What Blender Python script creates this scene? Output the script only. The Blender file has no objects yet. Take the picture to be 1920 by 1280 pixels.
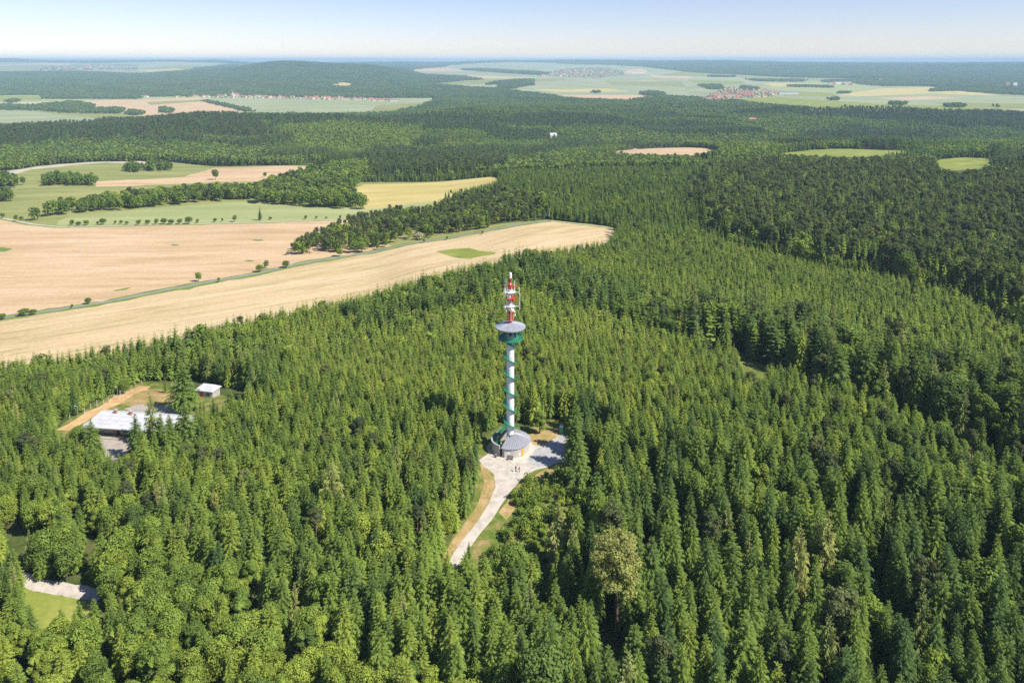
import bpy, bmesh, math, random
import numpy as np
from mathutils import Vector, Matrix
from mathutils.geometry import delaunay_2d_cdt

R = math.radians
SC = bpy.context.scene
COL = SC.collection

# ------------------------------------------------------------------ camera, sky, sun, exposure
CAM_H = 118.0
FOC = 1390.0
PITCH = R(5.0)           # the photograph keeps its verticals nearly upright: small tilt and a lens shifted down
PROW = 234.6             # picture row (of 1280) of the lens axis
cam_data = bpy.data.cameras.new("camera")
cam_data.sensor_width = 36.0
cam_data.lens = 36.0 * FOC / 1920.0
cam_data.shift_y = -(640.0 - PROW) / 1920.0
cam_data.clip_start = 0.5
cam_data.clip_end = 90000.0
cam = bpy.data.objects.new("camera", cam_data)
cam.location = (0, 0, CAM_H)
cam.rotation_euler = (R(90) - PITCH, 0, 0)
COL.objects.link(cam)
SC.camera = cam

SUN_EL, SUN_AZ = 47.0, 62.0          # azimuth measured from straight behind the camera towards the right
sx, sy = math.sin(R(SUN_AZ)), -math.cos(R(SUN_AZ))
world = bpy.data.worlds.new("World")
SC.world = world
world.use_nodes = True
wn = world.node_tree
for n in list(wn.nodes):
    wn.nodes.remove(n)
w_out = wn.nodes.new("ShaderNodeOutputWorld")
w_bg = wn.nodes.new("ShaderNodeBackground")
w_g = wn.nodes.new("ShaderNodeTexCoord"); w_gs = wn.nodes.new("ShaderNodeSeparateXYZ"); w_gm = wn.nodes.new("ShaderNodeMath"); w_gc = wn.nodes.new("ShaderNodeCombineXYZ")
w_gm.operation = 'MAXIMUM'; w_gm.inputs[1].default_value = 0.012     # the horizon air goes on below eye level
w_sky = wn.nodes.new("ShaderNodeTexSky")
w_sky.sky_type = 'NISHITA'
wn.links.new(w_g.outputs["Generated"], w_gs.inputs[0]); wn.links.new(w_gs.outputs[0], w_gc.inputs[0]); wn.links.new(w_gs.outputs[1], w_gc.inputs[1])
wn.links.new(w_gs.outputs[2], w_gm.inputs[0]); wn.links.new(w_gm.outputs[0], w_gc.inputs[2]); wn.links.new(w_gc.outputs[0], w_sky.inputs[0])
w_sky.sun_disc = False
w_sky.sun_elevation = R(SUN_EL)
w_sky.sun_rotation = math.atan2(sx, sy)
w_sky.altitude = 800.0
w_sky.air_density = 1.0
w_sky.dust_density = 0.1
w_sky.ozone_density = 1.0
w_bg.inputs["Strength"].default_value = 0.079
w_tint = wn.nodes.new("ShaderNodeMixRGB"); w_tint.blend_type = 'MULTIPLY'; w_tint.inputs[0].default_value = 1.0
w_tint.inputs[2].default_value = (1.08, 1.04, 1.27, 1)
wn.links.new(w_sky.outputs[0], w_tint.inputs[1])
# a few small fair-weather clouds low in the north-west
w_tc = wn.nodes.new("ShaderNodeTexCoord"); w_sp = wn.nodes.new("ShaderNodeSeparateXYZ"); wn.links.new(w_tc.outputs["Generated"], w_sp.inputs[0])
def w_math(op, a, b=0.0, c=None):
    n = wn.nodes.new("ShaderNodeMath"); n.operation = op
    for k, q in enumerate((a, b) if c is None else (a, b, c)):
        if isinstance(q, (int, float)): n.inputs[k].default_value = q
        else: wn.links.new(q, n.inputs[k])
    return n.outputs[0]
w_u = w_math('DIVIDE', w_sp.outputs[0], w_sp.outputs[1]); w_v = w_math('DIVIDE', w_sp.outputs[2], w_sp.outputs[1])
w_mask = None
for cu, cv, ru, rv in ((-0.597, 0.0305, 0.026, 0.0055), (-0.645, 0.0305, 0.012, 0.003), (-0.556, 0.0295, 0.022, 0.0032)):
    e = w_math('ADD', w_math('POWER', w_math('ABSOLUTE', w_math('DIVIDE', w_math('SUBTRACT', w_u, cu), ru)), 2.0), w_math('POWER', w_math('ABSOLUTE', w_math('DIVIDE', w_math('SUBTRACT', w_v, cv), rv)), 2.0))
    k = w_math('MAXIMUM', w_math('SUBTRACT', 1.0, e), 0.0)
    w_mask = k if w_mask is None else w_math('MAXIMUM', w_mask, k)
w_mp = wn.nodes.new("ShaderNodeMapping"); w_mp.inputs["Scale"].default_value = (90, 90, 260); wn.links.new(w_tc.outputs["Generated"], w_mp.inputs[0])
w_no = wn.nodes.new("ShaderNodeTexNoise"); w_no.inputs["Scale"].default_value = 1.0; w_no.inputs["Detail"].default_value = 6; wn.links.new(w_mp.outputs[0], w_no.inputs["Vector"])
w_cl = w_math('MULTIPLY', w_math('MINIMUM', w_math('MULTIPLY', w_mask, w_math('MAXIMUM', w_math('SUBTRACT', w_no.outputs[0], 0.36), 0.0)), 0.25), 3.0)
w_mx = wn.nodes.new("ShaderNodeMixRGB"); w_mx.inputs[2].default_value = (10.2, 9.2, 9.0, 1)
wn.links.new(w_cl, w_mx.inputs[0]); wn.links.new(w_tint.outputs[0], w_mx.inputs[1]); wn.links.new(w_mx.outputs[0], w_bg.inputs["Color"])
wn.links.new(w_bg.outputs[0], w_out.inputs["Surface"])

sun_data = bpy.data.lights.new("sun", 'SUN')
sun_data.energy = 5.0
sun_data.angle = R(0.5)
sun_data.color = (1.0, 0.94, 0.84)
sun = bpy.data.objects.new("sun", sun_data)
d = Vector((sx * math.cos(R(SUN_EL)), sy * math.cos(R(SUN_EL)), math.sin(R(SUN_EL))))
sun.rotation_euler = d.to_track_quat('Z', 'Y').to_euler()
sun.location = d * 400
COL.objects.link(sun)

SC.view_settings.view_transform = 'Standard'
SC.view_settings.look = 'None'
SC.view_settings.exposure = 0.5
SC.view_settings.gamma = 1.0
SC.render.engine = 'CYCLES'
SC.cycles.max_bounces = 5
SC.cycles.diffuse_bounces = 3
SC.cycles.transmission_bounces = 4
SC.cycles.volume_bounces = 2
SC.cycles.use_denoising = False
SC.cycles.use_adaptive_sampling = True
SC.cycles.adaptive_threshold = 0.01

# ------------------------------------------------------------------ object helpers
def link(o, parent=None):
    COL.objects.link(o)
    if parent is not None:
        o.parent = parent
    return o

def tag(o, label=None, cat=None, group=None, kind=None):
    if label: o["label"] = label
    if cat: o["category"] = cat
    if group: o["group"] = group
    if kind: o["kind"] = kind
    return o

def empty(name, loc=(0, 0, 0), rz=0.0):
    o = bpy.data.objects.new(name, None)
    o.location = loc
    o.rotation_euler = (0, 0, rz)
    o.empty_display_size = 0.5
    return link(o)

class MB:
    """collects faces of one mesh"""
    def __init__(self):
        self.v, self.f, self.m = [], [], []
    def add(self, vs, fs, mi=0):
        b = len(self.v)
        self.v += [tuple(p) for p in vs]
        self.f += [tuple(i + b for i in f) for f in fs]
        self.m += [mi] * len(fs)
        return self
    def box(self, c, s, rz=0.0, mi=0):
        hx, hy, hz = s[0] / 2, s[1] / 2, s[2] / 2
        ca, sa = math.cos(rz), math.sin(rz)
        vs = []
        for z in (-hz, hz):
            for x, y in ((-hx, -hy), (hx, -hy), (hx, hy), (-hx, hy)):
                vs.append((c[0] + x * ca - y * sa, c[1] + x * sa + y * ca, c[2] + z))
        return self.add(vs, [(3, 2, 1, 0), (4, 5, 6, 7), (0, 1, 5, 4), (1, 2, 6, 5), (2, 3, 7, 6), (3, 0, 4, 7)], mi)
    def tube(self, pts, r, n=8, mi=0, cap=True, radii=None):
        pts = [Vector(p) for p in pts]
        rings = []
        vs = []
        for i, p in enumerate(pts):
            t = (pts[min(i + 1, len(pts) - 1)] - pts[max(i - 1, 0)]).normalized()
            a = t.cross(Vector((0, 0, 1)) if abs(t.z) < 0.95 else Vector((1, 0, 0))).normalized()
            b = t.cross(a)
            rr = radii[i] if radii else r
            for k in range(n):
                an = 2 * math.pi * k / n
                vs.append(p + a * (rr * math.cos(an)) + b * (rr * math.sin(an)))
        fs = []
        for i in range(len(pts) - 1):
            for k in range(n):
                k2 = (k + 1) % n
                fs.append((i * n + k, i * n + k2, (i + 1) * n + k2, (i + 1) * n + k))
        if cap:
            fs.append(tuple(range(n - 1, -1, -1)))
            fs.append(tuple((len(pts) - 1) * n + k for k in range(n)))
        return self.add(vs, fs, mi)
    def lathe(self, prof, n=48, a0=0.0, a1=2 * math.pi, mi=0, c=(0, 0, 0)):
        """prof: list of (radius, z); open or closed sweep"""
        full = abs(a1 - a0) > 2 * math.pi - 1e-6
        k = n if full else n + 1
        vs = []
        for i in range(k):
            a = a0 + (a1 - a0) * i / n
            for r_, z in prof:
                vs.append((c[0] + r_ * math.cos(a), c[1] + r_ * math.sin(a), c[2] + z))
        m = len(prof)
        fs = []
        for i in range(n):
            j = (i + 1) % k
            for q in range(m - 1):
                fs.append((i * m + q, j * m + q, j * m + q + 1, i * m + q + 1))
        return self.add(vs, fs, mi)
    def build(self, name, mats, parent=None, smooth=False):
        me = bpy.data.meshes.new(name)
        me.from_pydata(self.v, [], self.f)
        for m in (mats if isinstance(mats, (list, tuple)) else [mats]):
            me.materials.append(m)
        if any(self.m):
            me.polygons.foreach_set("material_index", self.m)
        bm = bmesh.new(); bm.from_mesh(me)
        bmesh.ops.recalc_face_normals(bm, faces=bm.faces)
        bm.to_mesh(me); bm.free()
        if smooth:
            me.polygons.foreach_set("use_smooth", [True] * len(me.polygons))
            try: me.set_sharp_from_angle(angle=R(35))
            except Exception: pass
        me.update()
        return link(bpy.data.objects.new(name, me), parent)

# ------------------------------------------------------------------ materials
def nodes_of(name):
    m = bpy.data.materials.new(name)
    m.use_nodes = True
    nt = m.node_tree
    for n in list(nt.nodes):
        nt.nodes.remove(n)
    return m, nt, nt.nodes.new, nt.links.new

def paint(name, col, rough=0.6, var=0.12, scale=1.5, metal=0.0, spec=0.3):
    """painted or plain surface with faint uneven weathering"""
    m, nt, N, L = nodes_of(name)
    out = N("ShaderNodeOutputMaterial"); p = N("ShaderNodeBsdfPrincipled")
    tc = N("ShaderNodeTexCoord"); no = N("ShaderNodeTexNoise")
    no.inputs["Scale"].default_value = scale; no.inputs["Detail"].default_value = 6
    L(tc.outputs["Object"], no.inputs["Vector"])
    rp = N("ShaderNodeValToRGB")
    rp.color_ramp.elements[0].position = 0.3; rp.color_ramp.elements[1].position = 0.7
    rp.color_ramp.elements[0].color = [c * (1 - var) for c in col] + [1]
    rp.color_ramp.elements[1].color = [min(1, c * (1 + var)) for c in col] + [1]
    L(no.outputs["Fac"], rp.inputs[0]); L(rp.outputs[0], p.inputs["Base Color"])
    p.inputs["Roughness"].default_value = rough; p.inputs["Metallic"].default_value = metal
    p.inputs["Specular IOR Level"].default_value = spec
    L(p.outputs[0], out.inputs[0])
    return m

def soil(name, cols, scale, stretch=(1, 1), ang=0.0, fine=1.2, bump=0.0, stripes=None):
    """ground cover in world metres: blotches (stretched along ang) between the given colours, fine grain, optional drill-row stripes (period, colour, strength)"""
    m, nt, N, L = nodes_of(name)
    out = N("ShaderNodeOutputMaterial"); p = N("ShaderNodeBsdfPrincipled")
    p.inputs["Roughness"].default_value = 0.95; p.inputs["Specular IOR Level"].default_value = 0.1
    geo = N("ShaderNodeNewGeometry"); mp = N("ShaderNodeMapping"); mp.vector_type = 'POINT'
    mp.inputs["Rotation"].default_value = (0, 0, -ang)
    L(geo.outputs["Position"], mp.inputs["Vector"])
    mp2 = N("ShaderNodeMapping"); mp2.inputs["Scale"].default_value = (1 / (scale * stretch[0]), 1 / (scale * stretch[1]), 1 / scale)
    L(mp.outputs[0], mp2.inputs["Vector"])
    no = N("ShaderNodeTexNoise"); no.inputs["Scale"].default_value = 1; no.inputs["Detail"].default_value = 7; no.inputs["Roughness"].default_value = 0.62
    L(mp2.outputs[0], no.inputs["Vector"])
    rp = N("ShaderNodeValToRGB"); els = rp.color_ramp.elements
    n = len(cols)
    els[0].position = 0.33; els[1].position = 0.67
    for i in range(1, n - 1): els.new(0.33 + 0.34 * i / (n - 1))
    for e, c in zip(els, cols): e.color = tuple(c) + (1,)
    L(no.outputs["Fac"], rp.inputs[0])
    fn = N("ShaderNodeTexNoise"); fn.inputs["Scale"].default_value = fine; fn.inputs["Detail"].default_value = 5; fn.inputs["Roughness"].default_value = 0.7
    L(geo.outputs["Position"], fn.inputs["Vector"])
    mr = N("ShaderNodeMapRange"); mr.inputs[1].default_value = 0.3; mr.inputs[2].default_value = 0.7
    mr.inputs[3].default_value = 0.82; mr.inputs[4].default_value = 1.16
    L(fn.outputs["Fac"], mr.inputs[0])
    mul = N("ShaderNodeMixRGB"); mul.blend_type = 'MULTIPLY'; mul.inputs[0].default_value = 1
    L(rp.outputs[0], mul.inputs[1]); L(mr.outputs[0], mul.inputs[2])
    col = mul.outputs[0]
    for per, c, st, cut in (stripes or []):
        ms = N("ShaderNodeMapping"); ms.inputs["Scale"].default_value = (1 / (per * 16), 1 / per, 0.0)
        L(mp.outputs[0], ms.inputs["Vector"])
        ns = N("ShaderNodeTexNoise"); ns.inputs["Scale"].default_value = 1; ns.inputs["Detail"].default_value = 3; ns.inputs["Roughness"].default_value = 0.6
        L(ms.outputs[0], ns.inputs["Vector"])
        r2 = N("ShaderNodeMapRange"); r2.inputs[1].default_value = cut; r2.inputs[2].default_value = cut + 0.06
        r2.inputs[3].default_value = 0; r2.inputs[4].default_value = st
        L(ns.outputs["Fac"], r2.inputs[0])
        mx = N("ShaderNodeMixRGB"); mx.inputs[2].default_value = tuple(c) + (1,)
        L(r2.outputs[0], mx.inputs[0]); L(col, mx.inputs[1]); col = mx.outputs[0]
    L(col, p.inputs["Base Color"])
    if bump:
        b = N("ShaderNodeBump"); b.inputs["Strength"].default_value = bump; b.inputs["Distance"].default_value = 0.4
        L(fn.outputs["Fac"], b.inputs["Height"]); L(b.outputs[0], p.inputs["Normal"])
    L(p.outputs[0], out.inputs[0])
    return m

def foliage(name, cols, lo=0.55, hi=1.45, trans=0.3):
    """leaf or needle cover: 'tint' of the tree picks the hue, 'tip' along the twig gives the paler young growth"""
    m, nt, N, L = nodes_of(name)
    out = N("ShaderNodeOutputMaterial")
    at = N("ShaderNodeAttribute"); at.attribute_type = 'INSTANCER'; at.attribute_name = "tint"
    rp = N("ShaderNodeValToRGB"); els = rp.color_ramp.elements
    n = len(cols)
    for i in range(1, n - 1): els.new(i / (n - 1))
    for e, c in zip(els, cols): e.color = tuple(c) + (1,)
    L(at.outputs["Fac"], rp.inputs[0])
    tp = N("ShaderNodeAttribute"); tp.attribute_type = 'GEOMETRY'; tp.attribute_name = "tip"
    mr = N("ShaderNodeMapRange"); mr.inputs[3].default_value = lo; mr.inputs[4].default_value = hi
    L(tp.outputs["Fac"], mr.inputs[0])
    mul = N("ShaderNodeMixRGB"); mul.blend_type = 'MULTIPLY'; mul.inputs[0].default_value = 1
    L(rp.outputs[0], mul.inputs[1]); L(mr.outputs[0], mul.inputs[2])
    df = N("ShaderNodeBsdfDiffuse"); tr = N("ShaderNodeBsdfTranslucent"); mx = N("ShaderNodeMixShader")
    mx.inputs[0].default_value = trans
    L(mul.outputs[0], df.inputs[0])
    warm = N("ShaderNodeMixRGB"); warm.blend_type = 'MULTIPLY'; warm.inputs[0].default_value = 1
    warm.inputs[2].default_value = (1.25, 1.2, 0.6, 1)
    L(mul.outputs[0], warm.inputs[1]); L(warm.outputs[0], tr.inputs[0])
    L(df.outputs[0], mx.inputs[1]); L(tr.outputs[0], mx.inputs[2]); L(mx.outputs[0], out.inputs[0])
    return m

M = {}
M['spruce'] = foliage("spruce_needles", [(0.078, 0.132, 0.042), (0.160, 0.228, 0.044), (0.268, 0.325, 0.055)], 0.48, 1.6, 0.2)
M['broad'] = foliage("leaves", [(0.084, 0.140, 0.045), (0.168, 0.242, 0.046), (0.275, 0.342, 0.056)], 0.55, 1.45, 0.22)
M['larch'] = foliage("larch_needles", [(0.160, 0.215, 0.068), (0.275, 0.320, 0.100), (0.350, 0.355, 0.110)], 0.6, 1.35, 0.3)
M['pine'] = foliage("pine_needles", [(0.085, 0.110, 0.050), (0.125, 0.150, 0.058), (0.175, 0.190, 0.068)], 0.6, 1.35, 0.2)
M['bark'] = paint("bark", (0.115, 0.085, 0.065), 0.9, 0.3, 3)
M['pine_bark'] = paint("pine_bark", (0.20, 0.135, 0.095), 0.9, 0.3, 3)
M['blossom'] = foliage("blossom", [(0.45, 0.45, 0.28), (0.5, 0.5, 0.3), (0.55, 0.55, 0.3)], 0.5, 1.2, 0.25)
# ------------------------------------------------------------------ terrain height, as a table over (X/Y, ln Y)
CP, SP = math.cos(PITCH), math.sin(PITCH)
def s_of_row(row):
    return math.tan(PITCH + math.atan((row - PROW) / FOC))
NEAR = [(1, -18), (40, -14), (100, -8), (140, -4), (185, -0.6), (202, 0), (232, 0), (255, -1.4)]
def left_mid(k=0):
    return [(275, -6), (340, -11), (430, -18), (660, -28), (740, -33), (1030, -45), (1350, -62), (1440, -66), (1900, -54), (2080, -62), (2500, -100), (2900, -105), (4350, -106), (4700, -106)]
PROFILES = [
    (-250, NEAR + left_mid() + [(5000, -98), (8000, -52), (10000, -28), (13000, -5), (17000, 118), (20000, 60), (25000, 70), (31000, -60), (46000, -100)]),
    (250, NEAR + left_mid() + [(5000, -98), (8000, -55), (10000, -30), (13000, -6), (17500, 100), (20000, 40), (25000, 65), (31000, -60), (46000, -100)]),
    (395, NEAR + left_mid() + [(5000, -98), (7000, -40), (8500, -8), (9500, -5), (13000, 0), (18500, 84), (21000, 10), (25500, 60), (31000, -60), (46000, -100)]),
    (530, NEAR + left_mid() + [(5000, -98), (6000, -62), (7400, 18), (8500, 94), (9600, 45), (13000, -30), (20000, -20), (25500, -26), (31000, -60), (46000, -100)]),
    (680, NEAR + left_mid() + [(5000, -98), (6000, -72), (7400, -5), (8500, 58), (9600, 30), (13000, -30), (18000, 40), (21000, 0), (25500, 60), (31000, -60), (46000, -100)]),
    (800, NEAR + [(275, -5), (340, -9), (430, -14), (660, -25), (740, -30), (1030, -45), (1350, -62), (1500, -74), (1900, -60), (2300, -60), (2800, -92), (3600, -104), (4600, -104), (5400, -98), (7500, -72), (10000, -30), (13000, 0), (17500, 72), (20500, 0), (25500, 80), (31000, -60), (46000, -100)]),
    (1000, NEAR + [(275, -3.5), (340, -7), (430, -11), (600, -16), (800, -24), (960, -33), (1150, -52), (1350, -70), (1700, -86), (2200, -70), (2800, -74), (3600, -98), (4600, -98), (6000, -84), (7500, -70), (10000, -36), (13000, 4), (17500, 84), (20500, 0), (25500, 50), (31000, -60), (46000, -100)]),
    (1300, NEAR + [(275, -4), (340, -8), (430, -12), (600, -17), (800, -24), (980, -30), (1120, -46), (1400, -52), (1500, -58), (1750, -98), (2050, -98), (2500, -76), (3000, -74), (3400, -82), (4600, -90), (6000, -82), (7500, -66), (9000, -40), (12000, 12), (15500, 82), (19000, -10), (25000, 40), (31000, -60), (46000, -100)]),
    (1600, NEAR + [(275, -5), (340, -10), (430, -15), (600, -20), (800, -24), (960, -28), (1100, -42), (1375, -50), (1480, -56), (1800, -92), (2050, -94), (2500, -78), (3000, -72), (3400, -82), (4600, -90), (6000, -82), (7500, -66), (9000, -44), (11500, 30), (14000, 52), (18000, -20), (25000, 40), (31000, -60), (46000, -100)]),
    (2170, NEAR + [(275, -6), (340, -12), (430, -17), (600, -22), (800, -25), (960, -29), (1100, -40), (1375, -47), (1480, -50), (1800, -76), (2050, -84), (2500, -78), (3000, -74), (3400, -82), (4600, -90), (6000, -80), (7000, -58), (9000, 8), (10500, 58), (14000, 52), (18000, -20), (25000, 40), (31000, -60), (46000, -100)]),
]
UMIN, UMAX, NU = -1.25, 1.25, 301
LMIN, LMAX, NL = math.log(8.0), math.log(44000.0), 900
u_ax = np.linspace(UMIN, UMAX, NU); l_ax = np.linspace(LMIN, LMAX, NL)
def hermite(xs, ys, x):
    xs, ys = np.array(xs, float), np.array(ys, float)
    h = np.diff(xs); dl = np.diff(ys) / h
    m = np.zeros(len(xs)); m[0], m[-1] = dl[0], dl[-1]
    for i in range(1, len(xs) - 1):
        m[i] = 0 if dl[i - 1] * dl[i] <= 0 else 2 * dl[i - 1] * dl[i] / (dl[i - 1] + dl[i])
    k = np.clip(np.searchsorted(xs, x) - 1, 0, len(xs) - 2)
    t = np.clip((x - xs[k]) / h[k], 0, 1)
    return (ys[k] * (2 * t**3 - 3 * t**2 + 1) + m[k] * h[k] * (t**3 - 2 * t**2 + t) + ys[k + 1] * (-2 * t**3 + 3 * t**2) + m[k + 1] * h[k] * (t**3 - t**2))
prof_z = np.array([hermite([math.log(p[0]) for p in pr], [p[1] for p in pr], l_ax) for _, pr in PROFILES])
prof_u = np.array([(c - 960) / 1395.0 for c, _ in PROFILES])
TAB = np.zeros((NU, NL))
for i, u in enumerate(u_ax):
    k = int(np.clip(np.searchsorted(prof_u, u) - 1, 0, len(prof_u) - 2))
    t = float(np.clip((u - prof_u[k]) / (prof_u[k + 1] - prof_u[k]), 0, 1))
    t = t * t * (3 - 2 * t)
    TAB[i] = prof_z[k] * (1 - t) + prof_z[k + 1] * t
# gentle undulation, growing with distance
UU, LL = np.meshgrid(u_ax, l_ax, indexing='ij')
YY = np.exp(LL); XX = UU * YY
def wob(x, y, s, ph):
    return np.sin(x / s + ph) * np.sin(y / s * 0.83 + ph * 1.7) + 0.6 * np.sin((x + y) / s * 1.9 + ph * 3.1) * np.sin((x - y) / s * 1.6 + ph)
TAB += np.clip((YY - 300) / 900, 0, 1) * (1 - np.clip((YY - 1500) / 1500, 0, 1)) * 1.6 * wob(XX, YY, 95.0, 0.4)
TAB += np.clip((YY - 1450) / 500, 0, 1) * (1 - np.clip((YY - 2600) / 600, 0, 1)) * 13.0 * wob(XX, YY, 210.0, 2.0)
TAB += np.clip((YY - 4900) / 1500, 0, 1) * 7.0 * wob(XX, YY, 420.0, 1.3) + np.clip((YY - 9500) / 4000, 0, 1) * 12.0 * wob(XX, YY, 1500.0, 0.2)
TAB += np.clip((YY - 12500) / 3500, 0, 1) * (26.0 * wob(XX, YY, 1250.0, 3.3) + 10.0 * wob(XX, YY, 460.0, 1.1))
TAB = np.where(YY > 12000, np.minimum(TAB, 150.0), TAB)
TAB = np.maximum(TAB, -112) - np.clip((YY - 28000) / 14000, 0, 1) * 190
def terrain(X, Y):
    X = np.asarray(X, float); Y = np.maximum(np.asarray(Y, float), 8.01)
    fu = np.clip((X / Y - UMIN) / (UMAX - UMIN) * (NU - 1), 0, NU - 1.001)
    fl = np.clip((np.log(Y) - LMIN) / (LMAX - LMIN) * (NL - 1), 0, NL - 1.001)
    i, j = fu.astype(int), fl.astype(int); a, b = fu - i, fl - j
    return TAB[i, j] * (1 - a) * (1 - b) + TAB[i + 1, j] * a * (1 - b) + TAB[i, j + 1] * (1 - a) * b + TAB[i + 1, j + 1] * a * b
Y_ax = np.exp(l_ax)
def UL(px, row):
    """ground point (X/Y, ln Y) seen at a picture position of the 1920 x 1280 photograph"""
    s = s_of_row(row)
    u = (px - 960.0) / FOC * (CP + s * SP)
    fu = min(max((u - UMIN) / (UMAX - UMIN) * (NU - 1), 0), NU - 1.001)
    i = int(fu); a = fu - i
    g = (TAB[i] * (1 - a) + TAB[i + 1] * a) - (CAM_H - s * Y_ax)
    ok = np.where((g >= 0) & (Y_ax > 50))[0]
    if len(ok) == 0: return u, LMAX - 0.3
    j = ok[0]
    if j == 0 or g[j - 1] >= 0: return u, l_ax[j]
    t = -g[j - 1] / (g[j] - g[j - 1])
    return u, l_ax[j - 1] + t * (l_ax[j] - l_ax[j - 1])
def W(px, row, dz=0.0):
    u, l = UL(px, row); Y = math.exp(l)
    return Vector((u * Y, Y, float(terrain(u * Y, Y)) + dz))
def project(X, Y, Z):
    h = CAM_H - Z
    dp = Y * CP + h * SP
    return 960 + FOC * X / dp, PROW + FOC * (h * CP - Y * SP) / dp, dp

# ------------------------------------------------------------------ land use: outlines of fields, meadows, roads and clearings
_ra, _rb = W(20, 593), W(1032, 413); ROAD_ANG = math.atan2(_rb.y - _ra.y, _rb.x - _ra.x)
wheat = [(0.46, 0.32, 0.175), (0.56, 0.40, 0.235), (0.62, 0.46, 0.29)]
G = {}
G['floor'] = soil("forest_floor", [(0.05, 0.075, 0.02), (0.085, 0.115, 0.03), (0.12, 0.12, 0.045)], 5)
G['wheat'] = soil("ripe_wheat", wheat, 30, (3.5, 0.7), R(4), 0.6, 0.1, [(3.2, (0.36, 0.27, 0.12), 0.75, 0.60), (9.0, (0.40, 0.29, 0.14), 0.4, 0.58)])
G['barley'] = soil("ripe_barley_strip", [(0.47, 0.35, 0.17), (0.58, 0.44, 0.25), (0.63, 0.48, 0.29)], 22, (4, 0.6), ROAD_ANG, 0.6, 0.1, [(3.4, (0.20, 0.24, 0.06), 0.55, 0.58), (7.5, (0.32, 0.28, 0.11), 0.45, 0.58)])
G['yellow'] = soil("yellow_crop", [(0.43, 0.36, 0.11), (0.52, 0.43, 0.16), (0.58, 0.48, 0.21)], 40, (4, 0.8), R(12), 0.5, 0.0, [(3, (0.36, 0.34, 0.10), 0.4, 0.6)])
G['pale_green'] = soil("pale_green_crop", [(0.28, 0.32, 0.125), (0.33, 0.36, 0.15), (0.39, 0.41, 0.19)], 45, (4, 0.8), R(6), 0.5, 0.0, [(3, (0.20, 0.28, 0.10), 0.4, 0.6)])
G['green'] = soil("green_crop", [(0.19, 0.22, 0.065), (0.26, 0.275, 0.09), (0.34, 0.33, 0.125)], 40, (3.5, 0.8), R(8), 0.5, 0.0, [(3, (0.15, 0.21, 0.05), 0.5, 0.58)])
G['teal'] = soil("unripe_crop", [(0.25, 0.29, 0.15), (0.30, 0.33, 0.17), (0.37, 0.38, 0.21)], 90, (4, 1), R(3), 0.2)
G['meadow'] = soil("meadow_grass", [(0.17, 0.215, 0.04), (0.24, 0.28, 0.055), (0.33, 0.33, 0.09)], 18, (2, 1), R(5), 0.8)
G['verge'] = soil("verge_grass", [(0.10, 0.17, 0.03), (0.16, 0.23, 0.045), (0.26, 0.27, 0.09)], 4, (2, 1), R(20), 1.5, 0.3)
G['clearing'] = soil("clearing_grass", [(0.09, 0.15, 0.025), (0.16, 0.20, 0.04), (0.36, 0.26, 0.12)], 3.2, (1, 1), 0, 2.5, 0.5)
G['dry'] = soil("dry_grass", [(0.26, 0.22, 0.07), (0.38, 0.28, 0.11), (0.52, 0.36, 0.19)], 4, (1, 1), 0, 2.0, 0.4)
G['sand'] = soil("bare_sand_edge", [(0.50, 0.31, 0.13), (0.58, 0.38, 0.18), (0.64, 0.46, 0.26)], 3, (1, 1), 0, 2.0, 0.3)
G['gravel'] = soil("pale_gravel", [(0.40, 0.36, 0.30), (0.54, 0.49, 0.42), (0.62, 0.56, 0.48)], 2.2, (1, 1), 0, 5.0, 0.3)
G['greygravel'] = soil("grey_gravel", [(0.33, 0.33, 0.32), (0.40, 0.40, 0.39), (0.48, 0.46, 0.43)], 2.5, (1, 1), 0, 5.0, 0.3)
G['asphalt'] = soil("old_asphalt", [(0.22, 0.215, 0.20), (0.28, 0.27, 0.25), (0.33, 0.31, 0.28)], 6, (3, 1), R(30), 2.0)
G['track'] = soil("dirt_track", [(0.42, 0.37, 0.28), (0.50, 0.44, 0.34), (0.55, 0.50, 0.40)], 6, (3, 1), 0, 1.0)
G['plain'] = soil("distant_farmland", [(0.24, 0.28, 0.13), (0.31, 0.33, 0.17), (0.42, 0.38, 0.22)], 320, (4, 1), R(3), 0.05)
G['yard'] = soil("paved_yard", [(0.33, 0.29, 0.25), (0.40, 0.35, 0.30), (0.44, 0.39, 0.33)], 3, (1, 1), 0, 3.0)

ROAD = [(-90, 613), (20, 593), (133, 576), (213, 563), (300, 545), (400, 527), (483, 512), (567, 493), (633, 482), (740, 463), (840, 446), (940, 427), (1032, 413)]
ROAD2 = [(-90, 398), (0, 408), (60, 420), (110, 425), (200, 424), (300, 421), (400, 419), (490, 417), (600, 413), (700, 410.5), (770, 407)]
PATH_RIGHT = [(1032, 413), (1060, 416.5), (1100, 421), (1150, 427)]
AXIS = W(957, 840)                                    # the tower stands here
LAND = []            # (object name, soil, outline in (u, l), is_open)
def area(name, soil_, pts, jit=0.0012):
    LAND.append((name, soil_, [UL(*p) for p in pts], jit))
def ribbon(name, soil_, pts, w0, w1, jit=0.0):
    P = [W(*p) for p in pts]
    Lf, Rt = [], []
    for i, p in enumerate(P):
        t = (P[min(i + 1, len(P) - 1)] - P[max(i - 1, 0)]); t.z = 0; t.normalize()
        n = Vector((-t.y, t.x, 0))
        Lf.append(p + n * w1); Rt.append(p - n * w0)
    LAND.append((name, soil_, [(q.x / q.y, math.log(q.y)) for q in Lf + Rt[::-1]], jit))
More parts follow.
